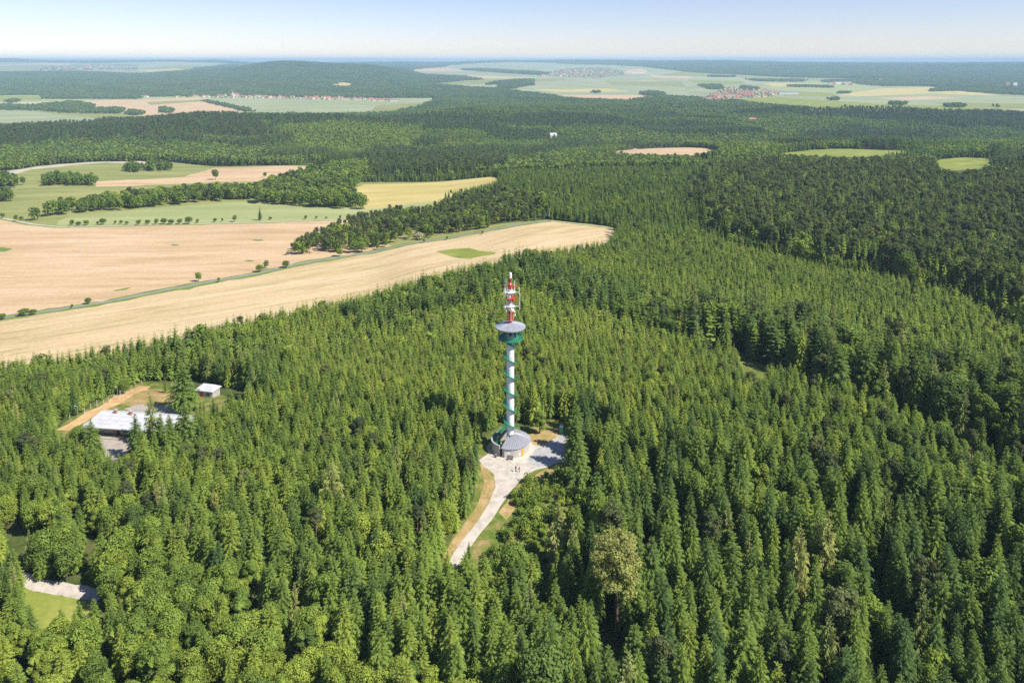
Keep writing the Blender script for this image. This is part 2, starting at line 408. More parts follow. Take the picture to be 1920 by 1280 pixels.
# --- far plateau first (later outlines lie over earlier ones)
area("farmland", 'plain', [(-120, 116), (100, 118), (440, 119), (428, 122), (345, 135), (220, 138), (80, 136), (-120, 134)])
area("green_field", 'green', [(-60, 126), (110, 121), (95, 131), (-60, 132)])
area("green_field", 'meadow', [(225, 133), (260, 128), (430, 120), (400, 128), (345, 134.5)])
area("farmland", 'plain', [(765, 133), (850, 122), (1000, 117), (1200, 125), (1300, 136), (1400, 141), (1500, 146), (1610, 148), (1700, 160), (1800, 166), (2020, 172), (2020, 218), (1800, 213), (1650, 209), (1480, 204), (1420, 199), (1330, 197), (1220, 194), (1110, 188), (1030, 180), (930, 168), (870, 165), (805, 157), (900, 150), (880, 145), (790, 140)])
area("wheat_field", 'wheat', [(770, 133), (800, 128), (842, 127), (870, 133.5), (820, 134)])
area("green_field", 'green', [(805, 157.5), (870, 151), (1000, 147.5), (1080, 148), (1040, 153), (900, 158)])
area("grain_field", 'teal', [(930, 166), (1000, 156), (1100, 147), (1280, 152), (1290, 178), (1180, 178), (1030, 177.5), (960, 168)])
area("wheat_field", 'wheat', [(1020, 178.5), (1180, 178.5), (1262, 180.5), (1250, 186.5), (1110, 189), (1050, 185)])
area("green_field", 'meadow', [(1280, 135), (1380, 142), (1340, 145), (1230, 141)])
area("green_field", 'green', [(1380, 142.5), (1613, 147.5), (1533, 152), (1397, 148)])
area("green_field", 'pale_green', [(1410, 151), (1560, 153), (1640, 165), (1570, 176), (1450, 168)])
area("wheat_field", 'yellow', [(1570, 178), (1647, 167), (1780, 163), (1875, 180), (1747, 175.5), (1613, 180.5)])
area("green_field", 'teal', [(1580, 186), (1613, 181), (1747, 176), (1875, 181), (2020, 183), (2020, 206), (1920, 207), (1647, 194.5)])
area("green_field", 'meadow', [(1387, 186), (1437, 181), (1580, 190), (1647, 195.5), (1920, 208.5), (2020, 213), (2020, 219), (1900, 217), (1713, 210.5), (1530, 207), (1480, 202.5), (1413, 196)])
area("wheat_field", 'track', [(1510, 204), (1600, 205), (1570, 210), (1500, 209)])
area("quarry", 'sand', [(1168, 137), (1180, 131), (1200, 128.5), (1214, 133), (1212, 137.5)])
area("wheat_field", 'yellow', [(614, 160), (640, 154.5), (668, 158), (664, 165), (630, 164)])
for so_, pts_ in (('yellow', [(860, 141), (930, 143), (1000, 145.5), (960, 147.5), (880, 147)]), ('meadow', [(900, 134), (1000, 130), (1020, 134), (960, 138)]), ('green', [(1130, 152), (1280, 154), (1284, 162), (1150, 160)]), ('yellow', [(1000, 168), (1140, 166), (1180, 171), (1040, 173)]),
                  ('wheat', [(1215, 141), (1300, 143.5), (1290, 147), (1225, 145)]), ('meadow', [(1290, 150), (1390, 152), (1400, 158), (1310, 158)]), ('yellow', [(1430, 156), (1540, 158), (1556, 164), (1450, 162)]), ('meadow', [(1450, 172), (1560, 174), (1572, 182), (1470, 180)]),
                  ('wheat', [(1640, 184), (1740, 181), (1800, 184), (1700, 188)]), ('green', [(1740, 192), (1990, 196), (1990, 204), (1820, 203)]), ('wheat', [(30, 121), (110, 119.5), (190, 120), (120, 122.5)]), ('yellow', [(255, 131), (330, 128.5), (345, 131), (280, 135)])):
    area("farmland", so_, pts_)
# --- the band of fields by the village with the church
area("farmland", 'pale_green', [(-120, 181), (67, 178), (190, 183), (420, 180), (640, 184), (830, 184), (800, 200), (747, 214), (640, 216), (467, 218), (290, 226), (180, 236), (-120, 245)])
area("green_field", 'meadow', [(-120, 183), (67, 180), (82, 185), (78, 188), (-120, 192.5)])
area("wheat_field", 'wheat', [(-120, 194), (100, 191), (260, 187), (393, 182.5), (377, 190), (467, 212), (367, 214), (290, 222), (233, 207), (160, 198), (-120, 199)])
area("green_field", 'green', [(273, 192), (377, 187), (379, 190.5), (283, 197)])
area("green_field", 'green', [(60, 208), (233, 207), (277, 220), (200, 228), (177, 223)])
area("grain_field", 'teal', [(-120, 206), (60, 208), (177, 223), (150, 238), (-120, 243)])
area("grain_field", 'teal', [(380, 190), (400, 183), (617, 183), (640, 187), (797, 185), (820, 187.5), (747, 214), (640, 214), (567, 213), (473, 209)])
area("green_field", 'green', [(690, 212), (707, 198), (800, 193), (760, 208), (747, 214)])
# --- the fields behind the tree belt
area("farmland", 'green', [(-140, 335), (20, 319), (190, 303), (300, 302), (400, 312), (617, 310), (625, 328), (680, 342), (927, 331), (935, 350), (827, 376), (765, 406), (900, 425), (1032, 413), (1150, 427), (1155, 445), (1140, 471), (1050, 484), (930, 512), (850, 534), (750, 557), (640, 588), (500, 616), (350, 652), (200, 686), (0, 718), (-140, 742)])
area("wheat_field", 'track', [(10, 328), (20, 320), (70, 312), (190, 303.5), (265, 302), (300, 308), (280, 312.5), (260, 320), (60, 325)])
area("green_field", 'green', [(17, 350), (27, 327), (57, 318), (200, 305), (267, 307.5), (277, 315), (370, 322), (343, 332), (180, 341), (90, 350)])
area("wheat_field", 'wheat', [(383, 321), (400, 315), (550, 311), (617, 313), (560, 330), (510, 341), (477, 341), (287, 348), (180, 350), (180, 340.5), (343, 332.5)])
area("green_field", 'green', [(-120, 352), (60, 349), (180, 351), (300, 346), (480, 340), (480, 352), (400, 362), (300, 372), (200, 385), (130, 396), (70, 408), (60, 416), (0, 405), (-120, 394)])
area("wheat_field", 'yellow', [(650, 358), (683, 346), (927, 331), (935, 350), (887, 362), (827, 376), (687, 393), (673, 373)])
area("grain_field", 'pale_green', [(105, 424), (110, 414), (130, 406), (200, 399), (300, 389), (400, 382), (470, 376.5), (560, 380), (640, 388), (687, 392.5), (827, 376), (850, 374), (845, 390), (775, 406), (700, 410), (490, 416.5), (300, 420.5)])
area("wheat_field", 'wheat', [(1140, 294), (1150, 284), (1190, 278), (1340, 281), (1352, 285), (1345, 295)], 0.003)
area("meadow", 'meadow', [(1440, 302), (1470, 287), (1520, 281.5), (1600, 279), (1700, 283), (1735, 288), (1680, 296), (1560, 304)], 0.003)
area("meadow", 'meadow', [(1745, 306), (1765, 299), (1800, 295.5), (1860, 297), (1872, 303), (1840, 318), (1760, 324)], 0.003)
area("meadow", 'meadow', [(1905, 314), (1915, 309), (2000, 309), (2000, 322), (1910, 320)])
# --- the two big wheat fields and the roads
area("wheat_field", 'wheat', ROAD2 + [(745, 411), (720, 425), (690, 440), (720, 456), (740, 463)] + [p for p in ROAD[::-1] if p[0] < 740])
area("wheat_field", 'barley', ROAD + [(1045, 415), (1075, 418), (1148, 428), (1155, 445), (1140, 471), (1050, 484), (930, 512), (850, 534), (750, 557), (640, 588), (500, 616), (350, 652), (200, 686), (0, 718), (-90, 734)])
area("green_patch", 'verge', [(-60, 468), (0, 463), (24, 466), (10, 472), (-60, 474)])
for px, row, w in ((328, 459.5, 9), (483, 450.5, 13), (467, 489, 10)):
    area("green_patch", 'verge', [(px - w, row), (px - w * 0.3, row - 1.8), (px + w * 0.6, row - 1.4), (px + w, row + 0.6), (px, row + 1.6)])
area("green_patch", 'verge', [(212, 545), (232, 540), (248, 538), (236, 543), (216, 546)])
area("meadow", 'meadow', [(816, 471), (845, 467), (880, 465), (932, 473), (926, 477), (905, 480), (882, 484.5), (845, 481)], 0.003)
ribbon("road_verge", 'verge', ROAD, 6.5, 4.5, 0.002)
ribbon("road", 'asphalt', ROAD, 1.9, 1.9)
ribbon("road_verge", 'verge', ROAD2, 5.5, 3.0, 0.001)
ribbon("road", 'track', ROAD2, 1.8, 1.8)
ribbon("road_verge", 'verge', PATH_RIGHT, 4, 3)
ribbon("road", 'track', PATH_RIGHT, 1.2, 1.2)
# --- clearings in the near forest
area("forest_ride", 'clearing', [(1320, 650), (1390, 664), (1445, 690), (1540, 722), (1600, 736), (1690, 778), (1800, 830), (1980, 905), (1980, 940), (1790, 862), (1690, 806), (1600, 764), (1530, 746), (1440, 716), (1380, 692), (1315, 666)])
area("clearing", 'clearing', [(897, 850), (898, 834), (908, 820), (935, 800), (1000, 800), (1040, 785), (1080, 800), (1080, 860), (1105, 890), (1125, 950), (1115, 1005), (1060, 1055), (1000, 1095), (900, 1116), (838, 1112), (800, 1096), (824, 1040), (860, 985), (890, 930), (892, 882)])
area("dry_grass", 'dry', [(900, 868), (915, 876), (928, 905), (925, 930), (890, 985), (850, 1032), (838, 1050), (832, 1040), (868, 985), (896, 945), (908, 905)])
area("forest_ride", 'clearing', [(1352, 462), (1460, 484), (1560, 509), (1680, 524), (1800, 555), (1880, 600), (1980, 660), (1980, 684), (1870, 618), (1790, 570), (1670, 536), (1550, 519), (1450, 493), (1352, 470)])
area("bare_earth", 'sand', [(1640, 517), (1690, 523), (1700, 532), (1665, 532), (1640, 524)])
area("dry_grass", 'dry', [(990, 815), (1030, 805), (1046, 800), (1060, 812), (1050, 822), (1020, 836), (995, 840)])
area("dry_grass", 'dry', [(935, 960), (965, 918), (985, 897), (1040, 872), (1062, 866), (1075, 872), (1040, 886), (1000, 905), (975, 940), (950, 975)])
area("gravel_path", 'gravel', [(800, 1120), (830, 1072), (843, 1050), (852, 1033), (890, 985), (916, 945), (929, 912), (926, 888), (905, 872), (898, 862), (915, 850), (940, 835), (975, 830), (1000, 834), (1022, 833), (1050, 815), (1066, 812), (1066, 862), (1040, 869), (1003, 881), (982, 893), (962, 915), (937, 950), (900, 1000), (865, 1052), (835, 1100), (815, 1125)], 0.0022)
area("gravel_yard", 'greygravel', [(996, 846), (1022, 833.5), (1050, 816), (1065, 812.5), (1065, 861), (1040, 868), (1010, 876), (990, 868)], 0.004)
ribbon("gravel_path", 'gravel', [(-60, 1062), (20, 1080), (62, 1095), (110, 1103), (168, 1116), (188, 1121)], 1.9, 1.9, 0.002)
area("clearing", 'meadow', [(40, 1215), (40, 1140), (46, 1100), (62, 1108), (110, 1116), (190, 1130), (130, 1180), (80, 1215)])
# --- the yard of the long building
area("clearing", 'clearing', [(100, 812), (120, 792), (190, 752), (262, 716), (330, 720), (400, 735), (445, 752), (440, 772), (352, 806), (352, 868), (240, 880), (150, 868), (110, 838)])
area("sand_bank", 'sand', [(105, 806), (150, 780), (200, 753), (262, 723), (282, 724), (276, 731), (225, 757), (172, 785), (130, 806)], 0.002)
area("dry_lawn", 'dry', [(225, 757), (272, 731), (295, 729), (345, 748), (350, 775), (300, 775), (262, 765)], 0.003)
area("yard", 'yard', [(232, 766), (262, 757), (300, 762), (352, 772), (352, 800), (340, 806), (300, 790)], 0.002)
area("yard", 'yard', [(180, 840), (188, 815), (250, 822), (255, 850), (220, 868)], 0.002)
OPEN_FROM = 0
KU, KL = 1.0, 0.35      # scale of the (u, l) plane for triangulation
rng = np.random.default_rng(7)
polys = []
for name, so, pts, jit in LAND:
    P = []
    n = len(pts)
    for i in range(n):
        a, b = np.array(pts[i]), np.array(pts[(i + 1) % n])
        dlen = math.hypot((b[0] - a[0]) * KU, (b[1] - a[1]) * KL)
        k = max(1, int(dlen / 0.014))
        for q in range(k):
            p = a + (b - a) * q / k
            if q and jit: p = p + rng.normal(0, 1, 2) * np.array([jit, jit * 1.0])
            P.append(p)
    polys.append(np.array(P))
def inside(poly, u, l):
    res = np.zeros(u.shape, bool)
    x0, y0 = poly.min(0); x1, y1 = poly.max(0)
    sel = np.where((u >= x0) & (u <= x1) & (l >= y0) & (l <= y1))[0]
    if len(sel) == 0: return res
    uu, ll = u[sel], l[sel]; r = np.zeros(len(sel), bool)
    n = len(poly); j = n - 1
    for i in range(n):
        xi, yi = poly[i]; xj, yj = poly[j]
        c = ((yi > ll) != (yj > ll)) & (uu < (xj - xi) * (ll - yi) / (yj - yi + 1e-30) + xi)
        r ^= c; j = i
    res[sel] = r
    return res
def spoly(pts):
    return np.array([UL(*p) for p in pts])

# ------------------------------------------------------------------ ground sheet and fields: one triangulation, cut along the outlines
gu = np.linspace(-1.2, 1.2, 150); gl = np.linspace(math.log(12), math.log(43000), 250)
gpts = [(u, l) for u in gu for l in gl]
cv = [Vector((p[0] * KU, p[1] * KL)) for p in gpts]
cf = []
for P in polys:
    b = len(cv)
    cv += [Vector((p[0] * KU, p[1] * KL)) for p in P]
    cf.append(list(range(b, len(cv))))
ov, oe, of, ovo, oeo, ofo = delaunay_2d_cdt(cv, [], cf, 0, 1e-7)
ovn = np.array([(v.x / KU, v.y / KL) for v in ov])
oY = np.exp(ovn[:, 1]); oX = ovn[:, 0] * oY; oZ = terrain(oX, oY)
ofa = np.array([tuple(f) for f in of])
cen = ovn[ofa].mean(1); owner = np.full(len(of), -1)
for k, P in enumerate(polys):
    owner[inside(P, cen[:, 0], cen[:, 1])] = k
buckets = {}
for f, k in zip(of, owner):
    buckets.setdefault(int(k), []).append(f)
def sheet(name, faces, mat, extra=None):
    used = sorted({i for f in faces for i in f}); idx = {g: k for k, g in enumerate(used)}
    vs = [(float(oX[i]), float(oY[i]), float(oZ[i])) for i in used]
    fs = [tuple(idx[i] for i in f) for f in faces]
    if extra: extra(vs, fs)
    me = bpy.data.meshes.new(name); me.from_pydata(vs, [], fs); me.materials.append(mat)
    bm = bmesh.new(); bm.from_mesh(me)
    for f in bm.faces:
        if f.normal.z < 0: f.normal_flip()
    bm.to_mesh(me); bm.free()
    me.polygons.foreach_set("use_smooth", [True] * len(me.polygons))
    return link(bpy.data.objects.new(name, me))
def skirts(vs, fs):
    """carry the sheet on to both sides and behind the camera"""
    lq = [(float(-1.2 * math.exp(l)), math.exp(l)) for l in gl[::6]] + [(float(-1.2 * 43000), 43000.0)]
    for sgn in (1, -1):
        b = len(vs)
        for x, y in lq:
            z = float(terrain(x * sgn, y))
            vs.append((x * sgn, y, z)); vs.append((-sgn * 53000.0, y, z - 20 if y < 2000 else z))
        for k in range(len(lq) - 1):
            fs.append((b + 2 * k, b + 2 * k + 1, b + 2 * k + 3, b + 2 * k + 2))
    b = len(vs)
    z = float(terrain(0, 12))
    vs += [(-53000, -900, -40), (-53000, 12, z - 20), (-14.4, 12, z), (14.4, 12, z), (53000, 12, z - 20), (53000, -900, -40)]
    fs += [(b, b + 5, b + 4, b + 3, b + 2, b + 1)]
for k, faces in buckets.items():
    if k < 0:
        o = sheet("ground", faces, G['floor'], skirts)
    else:
        o = sheet(LAND[k][0], faces, G[LAND[k][1]])
    o["kind"] = "structure"
# ------------------------------------------------------------------ trees: shapes
class Leafy:
    def __init__(self): self.v, self.f, self.t = [], [], []
    def face(self, pts, tips):
        b = len(self.v); self.v += [tuple(p) for p in pts]; self.t += list(tips); self.f.append(tuple(range(b, b + len(pts))))

def conifer(rs, H, Rad, z0, nwh, nbr, ntw, rise=(0.0, 0.45), sag=(0.5, 0.2), shape=0.85, hang=0.35, gap=0.0, core=True):
    """tiers of drooping boughs; each bough is a spine fringed with hanging twigs"""
    g = Leafy(); U = rs.uniform
    sweep = U(0, 6.28)
    for w in range(nwh):
        t = (w + U(0, 0.6)) / nwh
        z = z0 + (H - z0) * t
        r = Rad * max(0.05, (1 - t)) ** shape * min(1.0, 0.6 + t * 2.5) + 0.10
        nb = max(4, int(round(nbr * (0.55 + 0.45 * (1 - t)))))
        for b in range(nb):
            if U(0, 1) < gap: continue
            az = 2 * math.pi * (b + U(-0.3, 0.3)) / nb + w * 2.4
            rr = r * U(0.72, 1.14) * (1 + 0.10 * math.sin(az * 2 + sweep))
            a = rise[0] + (rise[1] - rise[0]) * t + U(-0.12, 0.12)
            sg = sag[0] + (sag[1] - sag[0]) * t
            ca, sa = math.cos(az), math.sin(az)
            zb = z + U(-0.2, 0.2) * (H - z0) / nwh
            P = lambda s, q=0.0: (rr * s * ca - q * sa, rr * s * sa + q * ca, zb + rr * (a * s - sg * s * s))
            sh = U(-0.18, 0.18)
            if ntw == 0:
                wd = rr * U(0.30, 0.42)
                p0, p1 = P(0.08), P(1.0)
                l, rt = P(0.55, wd), P(0.55, -wd)
                dz = hang * wd
                l = (l[0], l[1], l[2] - dz); rt = (rt[0], rt[1], rt[2] - dz)
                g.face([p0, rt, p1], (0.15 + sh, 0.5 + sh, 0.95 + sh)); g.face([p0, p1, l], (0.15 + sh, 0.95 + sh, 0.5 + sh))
            else:
                for j in range(ntw):
                    s = 0.10 + 0.86 * (j + 0.5) / ntw; ds = 0.50 / ntw
                    for sd in (1, -1):
                        wd = rr * U(0.22, 0.40) * (1.05 - 0.6 * s) + 0.06
                        q = P(min(1.08, s + 0.22 * U(0.5, 1.3)), sd * wd)
                        q = (q[0], q[1], q[2] - wd * hang * U(0.4, 1.7))
                        tp = 0.25 + 0.75 * s + sh
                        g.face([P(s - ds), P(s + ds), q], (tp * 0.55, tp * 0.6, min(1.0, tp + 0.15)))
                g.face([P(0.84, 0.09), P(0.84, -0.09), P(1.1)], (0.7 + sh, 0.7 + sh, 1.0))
    n = 5
    for k in range(n):
        a0, a1 = 6.283 * k / n, 6.283 * (k + 1) / n; rb = 0.16
        g.face([(rb * math.cos(a0), rb * math.sin(a0), H - 0.6), (rb * math.cos(a1), rb * math.sin(a1), H - 0.6), (0, 0, H + 0.15)], (0.6, 0.6, 1.0))
    if core:
        n = 7
        for k in range(n):
            a0, a1 = 6.283 * k / n, 6.283 * (k + 1) / n; rb = Rad * 0.42
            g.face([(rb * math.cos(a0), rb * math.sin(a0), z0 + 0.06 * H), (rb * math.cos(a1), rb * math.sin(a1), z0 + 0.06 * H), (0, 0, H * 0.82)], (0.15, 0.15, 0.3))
    return g

def leafy(rs, H, Rad, z0, nl, nq, size, flat=1.0, spiky=False, lobe=(0.36, 0.52), open_=0.0):
    """a crown of overlapping clumps, each a shell of leaf sprays"""
    g = Leafy(); U = rs.uniform
    zc = (z0 + H) / 2; hh = (H - z0) / 2
    lobes = []
    for i in range(nl):
        a = 2.4 * i + U(-0.4, 0.4); q = (i + 0.5) / nl
        zz = zc + hh * (1.55 * q - 0.85) * 0.8
        k = math.sqrt(max(0.05, 1 - ((zz - zc) / hh) ** 2))
        rad = Rad * k * U(0.45, 0.72)
        lobes.append((rad * math.cos(a), rad * math.sin(a), zz, Rad * U(*lobe), U(-0.25, 0.25)))
    lobes.append((0, 0, zc + hh * 0.55, Rad * 0.5, U(-0.1, 0.2)))
    lobes.append((0, 0, zc - hh * 0.1, Rad * 0.6, 0))
    for (lx, ly, lz, lr, sh) in lobes:
        for _ in range(int(nq / len(lobes))):
            v = Vector((rs.gauss(0, 1), rs.gauss(0, 1), rs.gauss(0.25, 1))).normalized()
            rr = lr * U(0.72, 1.10)
            c = Vector((lx + v.x * rr, ly + v.y * rr, lz + v.z * rr * flat))
            if c.z < z0 * 0.8: continue
            nrm = (v + Vector((U(-.7, .7), U(-.7, .7), U(-.3, .8)))).normalized()
            a = nrm.cross(Vector((U(-1, 1), U(-1, 1), U(-1, 1)))).normalized(); b = nrm.cross(a)
            sz = size * U(0.6, 1.3)
            tp = min(1, max(0, 0.5 + sh + U(-0.25, 0.25)))
            if spiky:
                g.face([c - a * sz * 0.5, c + b * sz * 1.1, c + a * sz * 0.5], (tp, min(1, tp + .3), tp))
                g.face([c - b * sz * 0.4, c + a * sz * 0.9, c + nrm * sz * 0.7], (tp, tp, min(1, tp + .3)))
            else:
                g.face([c - a * sz * 0.6 - b * sz * 0.15, c + b * sz * 0.5 - a * sz * .1, c + a * sz * 0.6, c - b * sz * 0.45 + a * sz * .15 - nrm * sz * .15], (tp, tp, tp, tp))
    return g

def trunk_mb(rs, H, r0, zt, limbs=0, n=6):
    mb = MB()
    pts = [(0, 0, -0.6), (U_(rs, .05), U_(rs, .05), zt * 0.35), (U_(rs, .12), U_(rs, .12), zt * 0.7), (0, 0, zt)]
    mb.tube(pts, r0, n, radii=[r0 * 1.25, r0, r0 * 0.75, r0 * 0.2])
    for k in range(limbs):
        a = 2.4 * k + U_(rs, .4); z = zt * (0.42 + 0.45 * k / max(1, limbs)); ln = H * 0.2 * (1 + U_(rs, .3))
        mb.tube([(0, 0, z), (ln * .5 * math.cos(a), ln * .5 * math.sin(a), z + ln * .3), (ln * math.cos(a), ln * math.sin(a), z + ln * .75)], r0 * .4, 4, radii=[r0 * .4, r0 * .25, r0 * .08])
    return mb
def U_(rs, k): return rs.uniform(-k, k)

def leaf_mesh(name, g, mat, trunk=None, bark=None):
    nv = len(g.v)
    v = list(g.v); f = list(g.f); mi = [0] * len(f); t = list(g.t)
    if trunk:
        v += trunk.v; f += [tuple(i + nv for i in q) for q in trunk.f]; mi += [1] * len(trunk.f); t += [0.5] * len(trunk.v)
    me = bpy.data.meshes.new(name); me.from_pydata(v, [], f); me.materials.append(mat)
    if trunk: me.materials.append(bark); me.polygons.foreach_set("material_index", mi)
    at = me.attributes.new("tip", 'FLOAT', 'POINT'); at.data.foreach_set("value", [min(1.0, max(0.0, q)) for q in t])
    me.update(); return me

PROTO = {}          # (kind, lod) -> list of dicts: crown mesh, trunk mesh, whole mesh, height
def proto(kind, lod, name, g, H, mat, trunk, bark):
    d = dict(H=H, whole=leaf_mesh(name, g, mat, trunk, bark), name=name)
    if lod == 0:
        d['crown'] = leaf_mesh("crown", g, mat)
        me = bpy.data.meshes.new("trunk"); me.from_pydata(trunk.v, [], trunk.f); me.materials.append(bark); d['trunk'] = me
    PROTO.setdefault((kind, lod), []).append(d)
def rnd(k): return random.Random(k)
for k in range(6):
    rs = rnd(10 + k); H = 15.0; Rad = [2.9, 3.2, 2.75, 3.4, 3.05, 2.6][k]
    proto('spruce', 0, "spruce", conifer(rs, H, Rad, 1.6, 27, 9, 7, rise=(0.02, 0.5), shape=[.72, .62, .78, .68, .58, .7][k], gap=[0, .05, 0, .08, .04, .1][k]), H, M['spruce'], trunk_mb(rs, H, 0.17, H * 0.9), M['bark'])
for k in range(4):
    rs = rnd(30 + k); H = 24.0; Rad = [3.9, 3.5, 4.2, 3.4][k]
    proto('oldspruce', 0, "spruce", conifer(rs, H, Rad, [4, 6, 3.5, 8][k], 31, 10, 8, rise=(-0.15, 0.45), sag=(0.55, 0.2), shape=[.62, .58, .66, .55][k], hang=0.75, gap=[.06, .1, .05, .14][k]), H, M['spruce'], trunk_mb(rs, H, 0.27, H * 0.92), M['bark'])
for k in range(4):
    rs = rnd(50 + k)
    proto('spruce', 1, "spruce", conifer(rs, 15.0, [2.9, 3.2, 2.7, 3.05][k], 1.4, 14, 7, 0, shape=.66), 15.0, M['spruce'], trunk_mb(rs, 15, .16, 12, n=4), M['bark'])
    proto('oldspruce', 1, "spruce", conifer(rs, 24.0, [2.9, 2.6, 3.1, 2.6][k], [9, 11, 6, 12][k], 13, 7, 0, rise=(-.1, .4), shape=.65, hang=.6), 24.0, M['spruce'], trunk_mb(rs, 24, .26, 21, n=5), M['bark'])
    proto('spruce', 2, "spruce", conifer(rs, 15.0, [3.0, 3.3, 2.8, 3.1][k], 1.0, 7, 5, 0, shape=.66), 15.0, M['spruce'], trunk_mb(rs, 15, .16, 8, n=3), M['bark'])
    proto('oldspruce', 2, "spruce", conifer(rs, 24.0, [3.0, 2.8, 3.3, 2.7][k], [6, 8, 5, 9][k], 8, 5, 0, rise=(-.1, .4), shape=.6, hang=.6), 24.0, M['spruce'], trunk_mb(rs, 24, .26, 18, n=4), M['bark'])
for k in range(5):
    rs = rnd(70 + k); H = 15.0; Rad = [3.6, 3.0, 4.2, 2.6, 3.4][k]
    proto('broad', 0, "broadleaf_tree", leafy(rs, H, Rad, [3, 2.5, 3, 2, 2.5][k], [13, 11, 15, 10, 14][k], 4600, 0.40), H, M['broad'], trunk_mb(rs, H, 0.2, H * .75, 5), M['bark'])
for k in range(3):
    rs = rnd(80 + k)
    proto('broad', 1, "broadleaf_tree", leafy(rs, 15.0, [3.8, 4.6, 3.3][k], 1.8, 11, 420, 1.15), 15.0, M['broad'], trunk_mb(rs, 15, .2, 10, 2, 4), M['bark'])
    proto('broad', 2, "broadleaf_tree", leafy(rs, 15.0, [4.0, 4.8, 3.5][k], 1.5, 7, 110, 2.2), 15.0, M['broad'], trunk_mb(rs, 15, .2, 8, 0, 3), M['bark'])
for k in range(3):
    rs = rnd(90 + k); H = 22.0
    proto('larch', 0, "larch", conifer(rs, H, [3.1, 3.5, 2.8][k], [3.5, 6, 3][k], 26, 7, 5, rise=(-.1, .6), sag=(.35, .2), shape=.62, hang=1.3, gap=.16, core=False), H, M['larch'], trunk_mb(rs, H, 0.22, H * .95), M['bark'])
    proto('larch', 1, "larch", conifer(rs, H, [2.8, 3.1, 2.5][k], 3, 15, 6, 0, rise=(-.1, .6), shape=.62, hang=1.2, gap=.08, core=False), H, M['larch'], trunk_mb(rs, H, 0.2, H * .95, n=4), M['bark'])
    proto('pine', 0, "pine", leafy(rs, 21.0, [3.4, 3.0, 2.7][k], [11.5, 10, 12.5][k], 12, 1700, 0.55, .7, True, (.30, .46)), 21.0, M['pine'], trunk_mb(rs, 21, .22, 18, 5), M['pine_bark'])
    proto('pine', 1, "pine", leafy(rs, 21.0, [3.0, 2.6, 3.3][k], [12, 11, 12.5][k], 8, 170, 1.1, .7, True, (.34, .5)), 21.0, M['pine'], trunk_mb(rs, 21, .2, 18, 1, 4), M['pine_bark'])
    proto('pine', 2, "pine", leafy(rs, 21.0, [3.0, 2.6, 3.3][k], 11, 6, 60, 1.7, .7, True, (.36, .52)), 21.0, M['pine'], trunk_mb(rs, 21, .2, 17, 0, 3), M['pine_bark'])
rs = rnd(95); proto('oldlarch', 0, 'larch', leafy(rs, 24.0, 5.0, 10.0, 22, 3800, .40, .7, True, (.18, .34)), 24.0, M['larch'], trunk_mb(rs, 24.0, .34, 22.5, 4), M['bark'])
PROTO[('larch', 2)] = PROTO[('larch', 1)]
for k in range(4):
    rs = rnd(110 + k)
    proto('bush', 0, "shrub", leafy(rs, 3.0, [1.7, 1.5, 2.0, 1.3][k], 0.1, 7, 520, 0.34, lobe=(.4, .6)), 3.0, M['broad'], trunk_mb(rs, 3, .06, 1.6, 3, 4), M['bark'])

